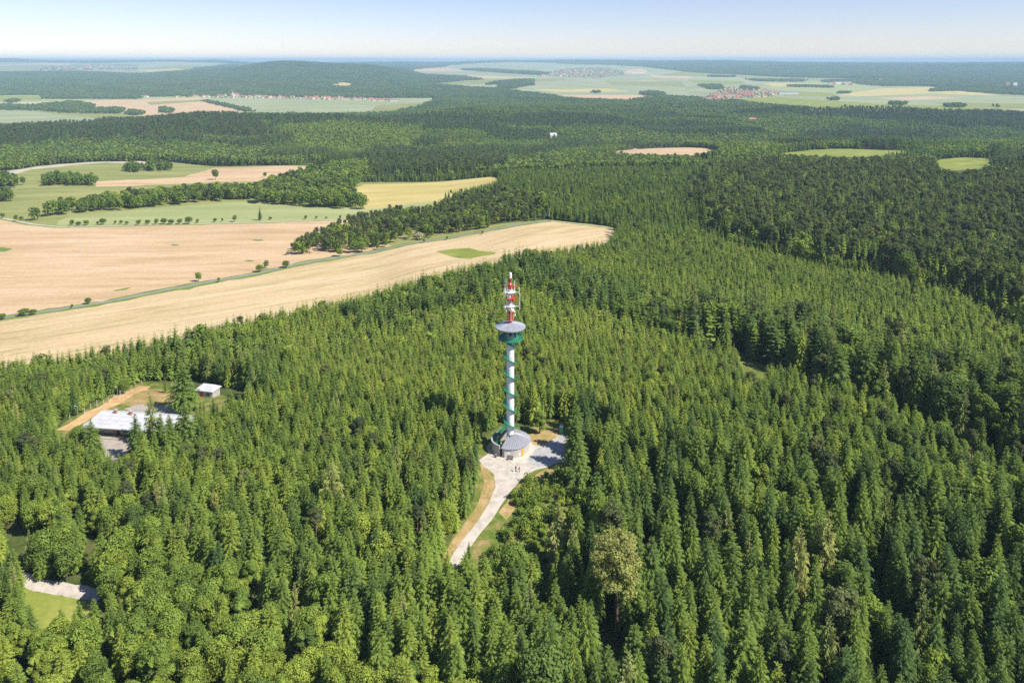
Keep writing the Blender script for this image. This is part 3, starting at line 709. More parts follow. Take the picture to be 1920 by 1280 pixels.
# ------------------------------------------------------------------ where which trees stand
NEARD = dict(sp=2.85, h=(8.8, 11.2), tint=.5, mix=dict(spruce=.88, larch=.035, broad=.065, pine=.02))
def zd(**k): d_ = dict(NEARD); d_.update(k); return d_
ZONES = [
    (spoly([(540, 590), (760, 545), (960, 560), (1250, 650), (1420, 780), (1500, 930), (1150, 860), (1000, 800), (860, 800), (700, 790), (520, 700)]), zd(tint=.66, h=(9, 11.4), sp=2.75, mix=dict(spruce=.87, larch=.06, broad=.06, pine=.01))),
    (spoly([(930, 470), (1150, 450), (1400, 470), (1700, 540), (1990, 680), (1990, 880), (1600, 690), (1300, 620), (1000, 540)]), zd(tint=.52, h=(8.4, 10.6), sp=2.75)),
    (spoly([(640, 610), (1000, 500), (1150, 560), (1300, 620), (1300, 660), (1150, 615), (980, 560), (700, 640)]), zd(tint=.26, h=(13, 15.5), sp=3.6)),
    (spoly([(1290, 590), (1450, 630), (1600, 672), (1750, 730), (2060, 830), (2060, 960), (1700, 800), (1560, 745), (1420, 695), (1290, 650)]), zd(tint=.24, h=(16.5, 23), sp=4.3, mix=dict(spruce=.5, oldspruce=.15, larch=.2, broad=.1, pine=.05))),
    (spoly([(1330, 330), (1500, 318), (2060, 335), (2060, 640), (1960, 640), (1880, 592), (1800, 548), (1680, 517), (1560, 502), (1460, 477), (1350, 455), (1310, 380)]), zd(tint=.36, h=(17, 22), sp=4.8, mix=dict(oldspruce=.62, pine=.26, larch=.06, broad=.06))),
    (spoly([(1100, 960), (1180, 880), (1350, 880), (1990, 980), (2100, 1900), (950, 1900), (1010, 1300), (1060, 1130)]), zd(tint=.30, h=(14.5, 20.5), sp=4.4, mix=dict(oldspruce=.80, spruce=.1, pine=.03, larch=.03, broad=.04))),
    (spoly([(1300, 900), (1990, 980), (1990, 860), (1300, 790)]), zd(tint=.42, h=(10, 13), sp=3.4, mix=dict(spruce=.8, larch=.03, broad=.14, pine=.03))),
    (spoly([(1060, 800), (1110, 790), (1260, 900), (1260, 1050), (1200, 1060), (1150, 960), (1112, 880)]), zd(tint=.28, h=(12, 15.5), sp=4.2, mix=dict(oldspruce=.85, spruce=.15))),
    (spoly([(250, 930), (820, 900), (860, 1150), (600, 1240), (420, 1160), (300, 1060)]), zd(tint=.5, h=(10, 12.8), sp=3.4)),
    (spoly([(560, 1180), (800, 1150), (1080, 1130), (1100, 1330), (700, 1350)]), zd(tint=.42, h=(12, 15.2), sp=3.9, mix=dict(spruce=.92, larch=.04, broad=.04))),
    (spoly([(-250, 1225), (200, 1225), (430, 1215), (700, 1300), (1020, 1370), (1200, 1440), (1200, 2200), (-250, 2200)]), zd(tint=.72, h=(8.5, 12.5), sp=4.0, mix=dict(broad=.78, spruce=.21, larch=.01))),
    (spoly([(-40, 985), (200, 985), (360, 1080), (500, 1150), (640, 1210), (600, 1300), (420, 1270), (180, 1170), (180, 1100), (-40, 1050)]), zd(tint=.55, h=(9.5, 13), sp=4.2, mix=dict(broad=.75, spruce=.25))),
    (spoly([(330, 655), (440, 650), (520, 690), (520, 760), (450, 780), (420, 745), (330, 715)]), zd(tint=.42, h=(10, 14), sp=3.6, mix=dict(spruce=.7, larch=.15, broad=.15))),
    # belts and copses on the field side
    (spoly([(548, 480), (556, 466), (600, 446), (660, 424), (745, 404), (790, 408), (850, 385), (950, 360), (1030, 404), (1010, 412), (930, 424), (850, 440), (735, 458), (690, 468), (640, 474)]), dict(sp=5.0, h=(9, 13), tint=.42, mix=dict(pine=.5, broad=.42, spruce=.03), over=True)),
    (spoly([(66, 424), (80, 408), (130, 402), (200, 397), (300, 387), (400, 379), (480, 373), (480, 364), (400, 362), (300, 371), (200, 383), (120, 396), (60, 414)]), dict(sp=7.0, h=(12, 18), tint=.33, mix=dict(broad=.95, pine=.05), over=True)),
    (spoly([(480, 382), (640, 392), (690, 393), (672, 374), (650, 362), (680, 343), (610, 325), (560, 334), (500, 352), (480, 365)]), dict(sp=7.0, h=(13, 19), tint=.36, mix=dict(broad=.9, pine=.1), over=True)),
]
CLUMPS = [  # small copses and hedge lines out on the fields
    [(86, 348), (180, 349), (178, 343), (90, 340)], [(-60, 351), (34, 350), (30, 341), (-60, 338)], [(-60, 378), (22, 378), (16, 371), (-60, 368)],
    [(234, 322), (264, 323), (262, 318), (240, 317)], [(272, 320), (318, 320), (312, 315), (275, 316)],
    [(80, 186), (82, 178), (260, 180), (262, 186)], [(-60, 206), (0, 199), (60, 200), (140, 192), (180, 200), (140, 213), (60, 207)], [(150, 213), (160, 205), (232, 205), (225, 213)],
    [(238, 216), (243, 209), (268, 211), (270, 216)], [(300, 211), (304, 203), (328, 208), (324, 213)], [(14, 193), (18, 188), (34, 189), (32, 193)], [(378, 191), (384, 190), (468, 208), (476, 212), (462, 210)],
    [(930, 168), (940, 160), (1000, 154), (1000, 160), (960, 167)], [(910, 160), (960, 151), (1000, 150), (990, 158)], [(865, 131), (900, 129), (960, 133), (1030, 138), (1020, 142), (930, 136)],
    [(1200, 176), (1215, 172), (1245, 176), (1240, 181), (1210, 180)], [(1110, 173), (1122, 172), (1126, 174), (1112, 175)], [(1310, 160), (1350, 160), (1352, 168), (1330, 168)], [(1390, 162), (1420, 166), (1420, 170), (1395, 168)],
    [(1330, 142), (1380, 143), (1380, 145), (1330, 145)], [(1400, 150), (1500, 150), (1510, 154), (1420, 153)], [(1540, 153), (1620, 148), (1720, 152), (1730, 162), (1660, 162), (1600, 157), (1560, 156)],
    [(1480, 161), (1560, 163), (1560, 165), (1480, 163)], [(1555, 187), (1572, 185), (1572, 189), (1556, 189)], [(1668, 194), (1700, 195), (1698, 198), (1670, 197)], [(1770, 199), (1805, 198), (1808, 202), (1772, 202)], [(1864, 201), (1876, 200), (1876, 202), (1865, 202)],
    [(1740, 172), (1760, 165), (1860, 169), (1960, 176), (1950, 180), (1860, 176), (1800, 171)], [(1568, 176), (1588, 173), (1590, 176)],
    [(1420, 198), (1380, 190), (1340, 192), (1250, 186), (1300, 200), (1420, 206)], [(1180, 190), (1250, 182), (1320, 186), (1300, 194)],
]
open_idx = [i for i in range(len(LAND))]
EXCL = [spoly([(893, 850), (895, 828), (908, 815), (935, 796), (1000, 796), (1040, 780), (1085, 795), (1088, 860), (1112, 890), (1132, 950), (1120, 1010), (1065, 1062), (1005, 1105), (900, 1118), (838, 1114), (800, 1098), (826, 1040), (862, 985), (892, 930)]),
        spoly([(52, 1180), (50, 1094), (-60, 1054), (-60, 1042), (60, 1080), (172, 1102), (174, 1120), (118, 1146), (80, 1180)]),
        spoly([(100, 812), (118, 790), (194, 751), (262, 716), (340, 714), (420, 728), (462, 752), (455, 778), (365, 806), (362, 880), (240, 900), (140, 880), (96, 845)])]
lodcut = (330.0, 1000.0)
TREES = []   # per batch: dict of arrays
rt = np.random.default_rng(21)
def fbm(x, y, s, ph):
    return 0.5 + 0.25 * (np.sin(x / s + ph) * np.cos(y / s * 1.1 - ph) + np.sin((x * .6 + y * .8) / s * 1.7 + 2 * ph) * .7 + np.sin((x * .8 - y * .6) / s * 2.9 + ph) * .5)
def emit(kind, X, Y, h, tint, rsc=None, fix=0.0):
    if len(X) == 0: return
    TREES.append(dict(kind=np.array([kind] * len(X)), X=X, Y=Y, Z=terrain(X, Y), h=h, tint=np.clip(tint, 0.02, 0.98), rs=np.ones(len(X)) if rsc is None else rsc, fix=np.full(len(X), fix)))
def scatter(x0, x1, y0, y1, sp, umax=0.78):
    nx, ny = int((x1 - x0) / sp), int((y1 - y0) / sp)
    gx, gy = np.meshgrid(np.arange(nx), np.arange(ny))
    X = x0 + (gx + 0.5 * (gy % 2) + rt.uniform(-.38, .38, gx.shape)) * sp
    Y = y0 + (gy + rt.uniform(-.38, .38, gx.shape)) * sp
    X, Y = X.ravel(), Y.ravel()
    Z = terrain(X, Y); px, row, dp = project(X, Y, Z); _, rowt, _ = project(X, Y, Z + 26)
    k = (px > -230 - 9000 / Y) & (px < 2130 + 30000 / Y) & (rowt < 1420) & (np.abs(X / Y) < UMAX)
    return X[k], Y[k]
def not_open(X, Y):
    u, l = X / Y, np.log(Y); r = np.zeros(len(X), bool)
    for P in polys: r |= inside(P, u, l)
    for P in EXCL: r |= inside(P, u, l)
    return ~r
def pick(mixes, X):
    """mixes: array of dict index -> kinds"""
    q = rt.random(len(X)); return q
# --- near and middle forest, zone by zone
X, Y = scatter(-520, 640, 66, 1000, 2.75)
u, l = X / Y, np.log(Y)
free = not_open(X, Y)
uj, lj = u + rt.normal(0, .010, len(u)), l + rt.normal(0, .016, len(u))
zi = np.full(len(X), -1)
for k, (P, z) in enumerate(ZONES):
    zi[inside(P, u, l) if z.get('over') else inside(P, uj, lj)] = k
for k in range(-1, len(ZONES)):
    z = ZONES[k][1] if k >= 0 else NEARD
    sp = z['sp']
    if k < 0: spv = np.where(Y > 560, 3.9, sp)
    else: spv = np.full(len(X), sp)
    m = (zi == k) & (free | bool(z.get('over'))) & (rt.random(len(X)) < (2.75 / spv) ** 2)
    xs, ys = X[m], Y[m]
    if len(xs) == 0: continue
    if k < 0:
        nz = fbm(xs, ys, 55, 1.0); far = ys > 560
    q = rt.random(len(xs)); acc = 0.0
    base_t = z['tint'] + 0.28 * (fbm(xs, ys, 26, 0.5) - .5) + rt.normal(0, .19, len(xs)) + np.where(rt.random(len(xs)) < .09, rt.uniform(.2, .5, len(xs)), 0)
    if k < 0: base_t = base_t - .2 * np.clip((ys - 400) / 150, 0, 1)
    hh = rt.uniform(*z['h'], len(xs)) * (1 + 0.10 * (fbm(xs, ys, 18, 2.2) - .5))
    for kd, fr in z['mix'].items():
        s = (q >= acc) & (q < acc + fr); acc += fr
        h = hh[s] * {'larch': 1.04, 'broad': .92, 'pine': 1.02}.get(kd, 1.0)
        emit(kd, xs[s], ys[s], h, base_t[s] + {'larch': .1, 'broad': .05}.get(kd, 0))
# --- middle distance
BR = dict(tint=.58, h=(10, 15), mix=dict(broad=.9, spruce=.1)); DK = dict(tint=.10, h=(19, 24), mix=dict(oldspruce=.8, pine=.2)); YG = dict(tint=.62, h=(6.5, 9.5), mix=dict(spruce=.9, larch=.1)); MX = dict(tint=.40, h=(12, 17), mix=dict(broad=.5, spruce=.35, larch=.1, pine=.05))
MIDZ = [(spoly(p), z) for p, z in (
    ([(520, 240), (660, 236), (790, 240), (800, 262), (760, 290), (640, 296), (560, 285)], BR), ([(-60, 290), (140, 268), (330, 270), (520, 290), (480, 312), (300, 304), (-60, 318)], MX),
    ([(200, 226), (480, 216), (760, 224), (1000, 232), (1300, 236), (1300, 246), (1000, 244), (760, 238), (480, 234), (200, 244)], DK), ([(-60, 238), (200, 226), (480, 234), (520, 262), (300, 262), (100, 272), (-60, 284)], DK),
    ([(1040, 262), (1200, 252), (1420, 256), (1480, 268), (1340, 276), (1140, 276)], BR), ([(1330, 222), (1480, 222), (1600, 240), (1540, 258), (1440, 252)], BR), ([(760, 196), (1180, 192), (1340, 204), (1300, 216), (900, 214), (760, 208)], MX),
    ([(1500, 256), (1740, 252), (1800, 262), (1760, 274), (1560, 274)], DK), ([(1240, 284), (1440, 276), (1480, 284), (1420, 304), (1300, 300)], BR), ([(1780, 262), (1990, 262), (1990, 300), (1880, 296)], BR), ([(1540, 206), (1990, 222), (1990, 240), (1700, 232), (1500, 218)], DK),
    ([(920, 318), (1000, 300), (1140, 296), (1300, 312), (1280, 345), (1100, 350), (960, 372), (880, 372)], MX), ([(1340, 298), (1500, 304), (1740, 312), (1960, 330), (1960, 350), (1500, 330), (1340, 318)], MX), ([(700, 290), (930, 292), (940, 326), (700, 338)], DK))]
def patchwork(X, Y, s, over=None):
    a, b, c_ = fbm(X, Y, s, 3.0), fbm(X, Y, s * .7, 8.0), fbm(X, Y, s * .8, 5.5)
    old = a > .56; brd = (~old) & (b > .54)
    q = rt.random(len(X))
    kd = np.where(old, np.where(q < .7, 'oldspruce', np.where(q < .92, 'pine', 'broad')), np.where(brd, np.where(q < .8, 'broad', np.where(q < .9, 'spruce', 'oldspruce')), np.where(q < .74, 'spruce', np.where(q < .9, 'oldspruce', 'broad'))))
    yg = (~old) & (~brd) & (c_ > .6)
    t = np.where(old, .14, np.where(brd, .5, np.where(yg, .58, .33))) + rt.normal(0, .12, len(X))
    h = np.where(kd == 'oldspruce', rt.uniform(19, 25, len(X)), np.where(kd == 'pine', rt.uniform(17, 21, len(X)), np.where(kd == 'broad', rt.uniform(11, 16, len(X)), np.where(yg, rt.uniform(6, 9, len(X)), rt.uniform(12, 16, len(X))))))
    for k_ in ('oldspruce', 'pine', 'broad', 'spruce'):
        m = kd == k_; emit(k_, X[m], Y[m], h[m], t[m])
for (y0, y1, sp) in ((1000, 1500, 5.6), (1500, 2700, 7.4)):
    w = .80 * y1
    X, Y = scatter(-w, w, y0, y1, sp)
    u, l = X / Y, np.log(Y)
    m = not_open(X, Y)
    zz = np.full(len(X), -1)
    for k, (P, z) in enumerate(ZONES):
        if z.get('over'): zz[inside(P, u, l)] = k
    mm = m & (zz < 0)
    mz = np.full(len(X), -1); uj, lj = u + rt.normal(0, .006, len(u)), l + rt.normal(0, .010, len(l))
    for k, (P, z) in enumerate(MIDZ): mz[inside(P, uj, lj)] = k
    for k, (P, z) in enumerate(MIDZ):
        s_ = mm & (mz == k); xs, ys = X[s_], Y[s_]
        if not len(xs): continue
        q = rt.random(len(xs)); acc = 0
        for kd, fr in z['mix'].items():
            w_ = (q >= acc) & (q < acc + fr); acc += fr
            emit(kd, xs[w_], ys[w_], rt.uniform(*z['h'], int(w_.sum())), z['tint'] + rt.normal(0, .15, int(w_.sum())) + .2 * (fbm(xs[w_], ys[w_], 40, 1.5) - .5))
    mm &= mz < 0
    patchwork(X[mm], Y[mm], 100.0)
# the belts beyond 1000 m were left out above: place them on their own
for P, z in ZONES:
    if not z.get('over'): continue
    ymax = math.exp(P[:, 1].max())
    if ymax < 1000: continue
    X, Y = scatter(-900, 300, 1000, min(ymax, 1500), z['sp'])
    m = inside(P, X / Y, np.log(Y)); X, Y = X[m], Y[m]
    emit('broad', X, Y, rt.uniform(*z['h'], len(X)), z['tint'] + rt.normal(0, .12, len(X)))
for pts in CLUMPS:
    P = spoly(pts); ys = np.exp(P[:, 1]); y0, y1 = ys.min(), ys.max()
    xs = P[:, 0] * ys; sp = 6.0 if y0 < 2500 else (11 if y0 < 6000 else 18)
    X, Y = scatter(xs.min() - 10, xs.max() + 10, max(60, y0 - 10), y1 + 10, sp)
    m = inside(P, X / Y + rt.normal(0, .0022, len(X)), np.log(Y) + rt.normal(0, .008, len(X))); X, Y = X[m], Y[m]
    if y0 < 2500: h = rt.uniform(10, 16, len(X))
    else: h = rt.uniform(9, 17, len(X)) * (1 if y0 < 6000 else 1.15)
    emit('broad', X, Y, h, .32 + rt.normal(0, .12, len(X)), None if y0 < 2500 else np.full(len(X), 1.5 if y0 < 6000 else 2.0))
for pts in ([(312, 186), (420, 176), (520, 177), (640, 183), (760, 187), (742, 191), (640, 188), (520, 185.5), (420, 185), (330, 183)], [(60, 134), (95, 125), (150, 120), (260, 121), (258, 131), (170, 132), (110, 134)], [(1000, 142), (1060, 130), (1120, 128), (1165, 132), (1175, 141), (1120, 148), (1050, 145)], [(1310, 192), (1330, 180), (1352, 167), (1400, 163), (1435, 168), (1450, 182), (1390, 186), (1370, 193), (1340, 197)], [(1280, 193), (1284, 183), (1320, 182), (1322, 192)]):
    P = spoly(pts); ys = np.exp(P[:, 1]); xs = P[:, 0] * ys
    X, Y = scatter(xs.min(), xs.max(), ys.min(), ys.max(), 30)
    m = inside(P, X / Y, np.log(Y)) & (rt.random(len(X)) < .55); X, Y = X[m], Y[m]
    emit('broad', X, Y, rt.uniform(6, 11, len(X)), .35 + rt.normal(0, .12, len(X)), np.full(len(X), 1.3))
# --- shrubs of the clearing
Pun = [spoly([(945, 985), (965, 930), (992, 905), (1042, 888), (1075, 880), (1100, 905), (1122, 955), (1108, 1005), (1050, 1055), (985, 1085), (915, 1110), (880, 1110), (910, 1050)]),
       spoly([(880, 870), (892, 872), (885, 900), (880, 930), (850, 985), (815, 1035), (800, 1060), (795, 1050), (840, 985), (872, 935)])]
for P, dens in zip(Pun, (1.0, .55)):
    ys = np.exp(P[:, 1]); xs = P[:, 0] * ys
    X, Y = scatter(xs.min() - 3, xs.max() + 3, ys.min() - 3, ys.max() + 3, 2.0)
    m = inside(P, X / Y, np.log(Y)) & (rt.random(len(X)) < .72 * dens); X, Y = X[m], Y[m]
    emit('bush', X, Y, rt.uniform(1.3, 3.4, len(X)), .62 + rt.normal(0, .16, len(X)))
def one(kind, px, row, h, tint, rs=1.0):
    p = W(px, row); emit(kind, np.array([p.x]), np.array([p.y]), np.array([float(h)]), np.array([tint]), np.array([rs]), 1.0)
# single trees that stand out
for a in [('oldlarch', 1156, 1212, 26.5, .85, 1.1), ('larch', 1045, 1066, 17, .7, 1.6), ('larch', 622, 985, 17, .7, 1.35), ('larch', 356, 664, 13, .12, 1.5), ('larch', 286, 842, 18.5, .4, 1.2),
          ('larch', 1545, 1150, 24, .85, 1.1), ('larch', 1490, 1180, 23, .9, 1.0), ('pine', 1542, 745, 17, .5, 1.15), ('pine', 1692, 785, 19, .5, 1.0), ('pine', 1570, 1290, 22, .6, 1.1),
          ('broad', 903, 822, 9.5, .55, 1.05), ('broad', 880, 815, 8.5, .5, 1.0), ('broad', 1012, 812, 8.0, .62, 1.2), ('broad', 862, 850, 7, .7, 1.0), ('spruce', 1080, 880, 16, .3, 1.25), ('spruce', 1078, 845, 15, .25, 1.2), ('spruce', 1085, 920, 15, .3, 1.2),
          ('spruce', 345, 770, 17, .3, 1.3), ('spruce', 350, 850, 16, .35, 1.3), ('spruce', 257, 862, 14.5, .12, .8), ('spruce', 325, 868, 14, .4, 1.1), ('spruce', 302, 852, 12.5, .35, 1.2), ('broad', 336, 838, 8.5, .5, 1.1), ('spruce', 318, 842, 11, .5, 1.1), ('spruce', 292, 872, 11, .5, 1.1), ('spruce', 172, 862, 12.5, .4, 1.1), ('broad', 150, 850, 9, .45, 1.0), ('spruce', 188, 885, 10, .4, 1.1), ('spruce', 268, 880, 13, .5, 1.2), ('spruce', 310, 735, 6, .3, .9), ('broad', 232, 738, 5.5, .35, 1.2),
          ('spruce', 878, 1075, 7.5, .4, 1.0), ('broad', 1014, 402, 22, .55, 1.0)]:
    one(*a)
A = {k: np.concatenate([t[k] for t in TREES]) for k in TREES[0]}
A['dist'] = np.sqrt(A['X']**2 + A['Y']**2 + (CAM_H - A['Z'])**2)
# keep crowns out of the frontage of the tower and the yard
px_, row_, _ = project(A['X'], A['Y'], A['Z'] + A['h'])
pxb, rowb, _ = project(A['X'], A['Y'], A['Z'])
OPENVIEW = [[(843, 1056), (890, 985), (925, 925), (903, 870), (912, 820), (940, 800), (1000, 808), (1052, 818), (1054, 858), (1045, 868), (985, 890), (960, 918), (935, 950), (900, 1000), (865, 1042)],
            [(930, 980), (965, 925), (1000, 895), (1055, 880), (1080, 920), (1070, 950), (1020, 965), (960, 1010), (905, 1035)],
            [(115, 803), (150, 782), (190, 762), (265, 722), (322, 727), (322, 764), (280, 770), (272, 798), (245, 800), (245, 832), (195, 830), (185, 810), (150, 800)],
            [(366, 720), (416, 720), (416, 742), (372, 746)],
            [(62, 1088), (165, 1106), (165, 1121), (122, 1116), (100, 1132), (70, 1146), (58, 1125)],
            [(1385, 663), (1445, 688), (1425, 700), (1388, 680)],
            [(1150, 286), (1192, 279), (1338, 282), (1300, 287)], [(1475, 288), (1520, 282.5), (1600, 280.5), (1695, 284), (1600, 292)], [(1755, 306), (1800, 297), (1858, 298), (1866, 303), (1835, 315), (1765, 315)], [(1912, 314), (1930, 310), (1990, 310), (1990, 318)]]
OPENVIEW.append([(1095, 985), (1150, 960), (1210, 985), (1205, 1110), (1168, 1195), (1144, 1195), (1105, 1110)])
OPENVIEW = [np.array(p, float) for p in OPENVIEW]
drop = np.zeros(len(A['X']), bool)
near_ = (A['Y'] < 1420) & (A['kind'] != 'bush') & (A['fix'] < .5)
_, row0, _ = project(A['X'], A['Y'], A['Z'])
ojx = rt.normal(0, 6.0, len(row0)) * (A['Y'] > 700); ojy = rt.normal(0, 1.6, len(row0)) * (A['Y'] > 700)
for fz in (.2, .35, .5, .65, .8, .95, 1.02):
    qx, qy, qd = project(A['X'], A['Y'], A['Z'] + A['h'] * fz)
    hw = A['h'] * .15 * (1.02 - fz) * FOC / qd
    qx = qx + ojx; qy = qy + ojy
    for P in OPENVIEW:
        for k_ in (-1, 0, 1):
            drop |= near_ & inside(P, qx + k_ * hw, qy) & ((P is not OPENVIEW[-1]) | (row0 > 1195))
keep = ~drop
for k in A: A[k] = A[k][keep]
N = len(A['X'])
A['rs'] = A['rs'] * np.where((A['kind'] == 'spruce') | (A['kind'] == 'oldspruce') | (A['kind'] == 'broad'), rt.uniform(.95, 1.3, N), 1.0)
A['lx'], A['ly'] = rt.normal(0, .022, N), rt.normal(0, .022, N)
A['rot'] = rt.uniform(0, 6.283, N); A['var'] = rt.integers(0, 1000, N)
A['lod'] = np.where(A['dist'] < lodcut[0], 0, np.where(A['dist'] < lodcut[1], 1, 2)); A['lod'][A['kind'] == 'bush'] = 0
px_, row_, _ = project(A['X'], A['Y'], A['Z'] + A['h'] * .8)
A['px'], A['row'] = px_, row_

# ------------------------------------------------------------------ the nearest trees one by one
def zone_phrase(px, row):
    if row > 1120:
        if px < 330: return "beside the short path, bottom left"
        if px < 700: return "along the bottom edge, left half"
        if px < 1030: return "below the gravel path's near end"
        if px < 1400: return "bottom edge, right of the pale larch"
        return "in the bottom right corner"
    if row > 960:
        if px < 300: return "above the short pale path"
        if px < 820: return "left of the gravel path"
        if px < 1130: return "between gravel path and pale larch"
        if px < 1500: return "in dark stand right of clearing"
        return "in the lower right old stand"
    if px < 420: return "near the white roofed building"
    if px < 900: return "between white roofed building and tower"
    if px < 1110: return "round the tower clearing"
    if row > 700: return "right of the tower clearing"
    if px > 1290: return "along the grassy ride"
    return "in the forest beyond the tower"
def tone(t):
    return "deep green" if t < .34 else ("mid green" if t < .6 else "yellow green")
KINDN = {'spruce': ('spruce', 'spruce'), 'oldspruce': ('spruce', 'spruce'), 'broad': ('broadleaf_tree', 'broadleaf tree'), 'larch': ('larch', 'larch'), 'oldlarch': ('larch', 'larch'), 'pine': ('pine', 'pine'), 'bush': ('shrub', 'shrub')}
indiv = np.zeros(N, bool)
for kinds, lim in ((('spruce', 'oldspruce'), 300), (('broad',), 300), (('larch', 'oldlarch'), 120), (('pine',), 120), (('bush',), 300)):
    m = np.isin(A['kind'], kinds) & (A['px'] > 0) & (A['px'] < 1920) & (A['row'] > 0) & (A['row'] < 1275)
    ids = np.where(m)[0]; ids = ids[np.argsort(-(A['h'] / A['dist'])[ids])][:lim]
    indiv[ids] = True
for i in np.where(indiv)[0]:
    kd = A['kind'][i]; pl = PROTO[(kd, 0)]; d_ = pl[A['var'][i] % len(pl)]
    nm, cat = KINDN[kd]
    t = empty(nm, (float(A['X'][i]), float(A['Y'][i]), float(A['Z'][i])), float(A['rot'][i]))
    sc = float(A['h'][i] / d_['H']); rs_ = float(A['rs'][i])
    t.scale = (sc * rs_, sc * rs_, sc); t.rotation_euler = (float(A['lx'][i]), float(A['ly'][i]), float(A['rot'][i]))
    ph = zone_phrase(A['px'][i], A['row'][i])
    size = ("low" if A['h'][i] < 2.3 else "chest high") if kd == 'bush' else ("young" if A['h'][i] < 10.5 else ("grown" if A['h'][i] < 14.5 else "tall"))
    look = {'spruce': 'pointed spruce', 'oldspruce': 'spruce with hanging boughs', 'broad': 'round crowned broadleaf tree', 'larch': 'feathery pale larch', 'oldlarch': 'straw coloured larch on a bare trunk', 'pine': 'bare trunked pine', 'bush': 'leafy shrub'}[kd]
    tag(t, f"{size} {tone(A['tint'][i])} {look} {ph}", cat, f"{cat} {ph}")
    c = link(bpy.data.objects.new("crown", d_['crown']), t); c["tint"] = float(A['tint'][i])
    link(bpy.data.objects.new("trunk", d_['trunk']), t)

# ------------------------------------------------------------------ all other trees: one mass per kind
def mass(name, label, cat, ids, items):
    """ids: rows of A; items: list of (mesh, height, rows)"""
    pts = bpy.data.meshes.new(name)
    allr = np.concatenate([r for _, _, r in items]); n = len(allr)
    pk = np.concatenate([np.full(len(r), k) for k, (_, _, r) in enumerate(items)])
    Hs = np.concatenate([np.full(len(r), h) for _, h, r in items])
    co = np.stack([A['X'][allr], A['Y'][allr], A['Z'][allr]], 1).astype(np.float32)
    return mass_raw(name, label, cat, co, pk, A['rot'][allr], A['h'][allr] / Hs, A['rs'][allr], A['tint'][allr], [m for m, _, _ in items])
def mass_raw(name, label, cat, co, pk, rot, scl, rs_, tint, meshes):
    n = len(co)
    me = bpy.data.meshes.new(name); me.vertices.add(n); me.vertices.foreach_set("co", np.asarray(co, np.float32).ravel())
    def at(nm, ty, val):
        a = me.attributes.new(nm, ty, 'POINT')
        a.data.foreach_set("vector" if ty == 'FLOAT_VECTOR' else "value", np.asarray(val).ravel())
    at("pick", 'INT', np.asarray(pk, np.int32)); at("tint", 'FLOAT', np.asarray(tint, np.float32))
    z0 = np.zeros(n, np.float32)
    at("turn", 'FLOAT_VECTOR', np.stack([rt.normal(0, .02, n), rt.normal(0, .02, n), rot], 1).astype(np.float32))
    at("size", 'FLOAT_VECTOR', np.stack([scl * rs_, scl * rs_, scl], 1).astype(np.float32))
    ob = link(bpy.data.objects.new(name, me))
    ng = bpy.data.node_groups.new(name, 'GeometryNodeTree')
    ng.interface.new_socket("Geometry", in_out='INPUT', socket_type='NodeSocketGeometry')
    ng.interface.new_socket("Geometry", in_out='OUTPUT', socket_type='NodeSocketGeometry')
    Nn, Ln = ng.nodes.new, ng.links.new
    gi, go, jn = Nn("NodeGroupInput"), Nn("NodeGroupOutput"), Nn("GeometryNodeJoinGeometry")
    def named(nm, ty):
        a = Nn("GeometryNodeInputNamedAttribute"); a.data_type = ty; a.inputs[0].default_value = nm; return a.outputs[0]
    pk_o, tn, sz = named("pick", 'INT'), named("turn", 'FLOAT_VECTOR'), named("size", 'FLOAT_VECTOR')
    for k, m in enumerate(meshes):
        src = bpy.data.objects.new(m.name, m)
        oi = Nn("GeometryNodeObjectInfo"); oi.inputs["Object"].default_value = src; oi.inputs["As Instance"].default_value = True
        cmp = Nn("FunctionNodeCompare"); cmp.data_type = 'INT'; cmp.operation = 'EQUAL'
        ia = [s for s in cmp.inputs if s.type == 'INT' and s.enabled]
        Ln(pk_o, ia[0]); ia[1].default_value = k
        io = Nn("GeometryNodeInstanceOnPoints")
        Ln(gi.outputs[0], io.inputs["Points"]); Ln(cmp.outputs[0], io.inputs["Selection"]); Ln(oi.outputs["Geometry"], io.inputs["Instance"])
        Ln(tn, io.inputs["Rotation"]); Ln(sz, io.inputs["Scale"])
        Ln(io.outputs[0], jn.inputs[0])
    Ln(jn.outputs[0], go.inputs[0])
    md = ob.modifiers.new("trees", 'NODES'); md.node_group = ng
    tag(ob, label, cat, None, "stuff")
    return ob
rest = ~indiv
for nm, label, cat, kinds in (("spruce_forest", "dense mass of spruces covering the hill beyond the nearest trees", "spruce forest", ('spruce', 'oldspruce')),
                              ("broadleaf_wood", "mass of round broadleaf trees in belts, copses and mixed through the forest", "broadleaf wood", ('broad',)),
                              ("larch_stand", "pale feathery larches scattered through the farther forest", "larch stand", ('larch',)),
                              ("pine_wood", "grey green pines with bare trunks in the dark old forest", "pine wood", ('pine',)),
                              ("undergrowth", "leafy undergrowth in the clearing", "undergrowth", ('bush',))):
    items = []
    for kd in kinds:
        for lod in (0, 1, 2):
            pl = PROTO.get((kd, lod))
            if not pl: continue
            m = rest & (A['kind'] == kd) & (A['lod'] == lod); ids = np.where(m)[0]
            for k, d_ in enumerate(pl):
                r = ids[A['var'][ids] % len(pl) == k]
                if len(r): items.append((d_['whole'], d_['H'], r))
    if items: mass(nm, label, cat, None, items)

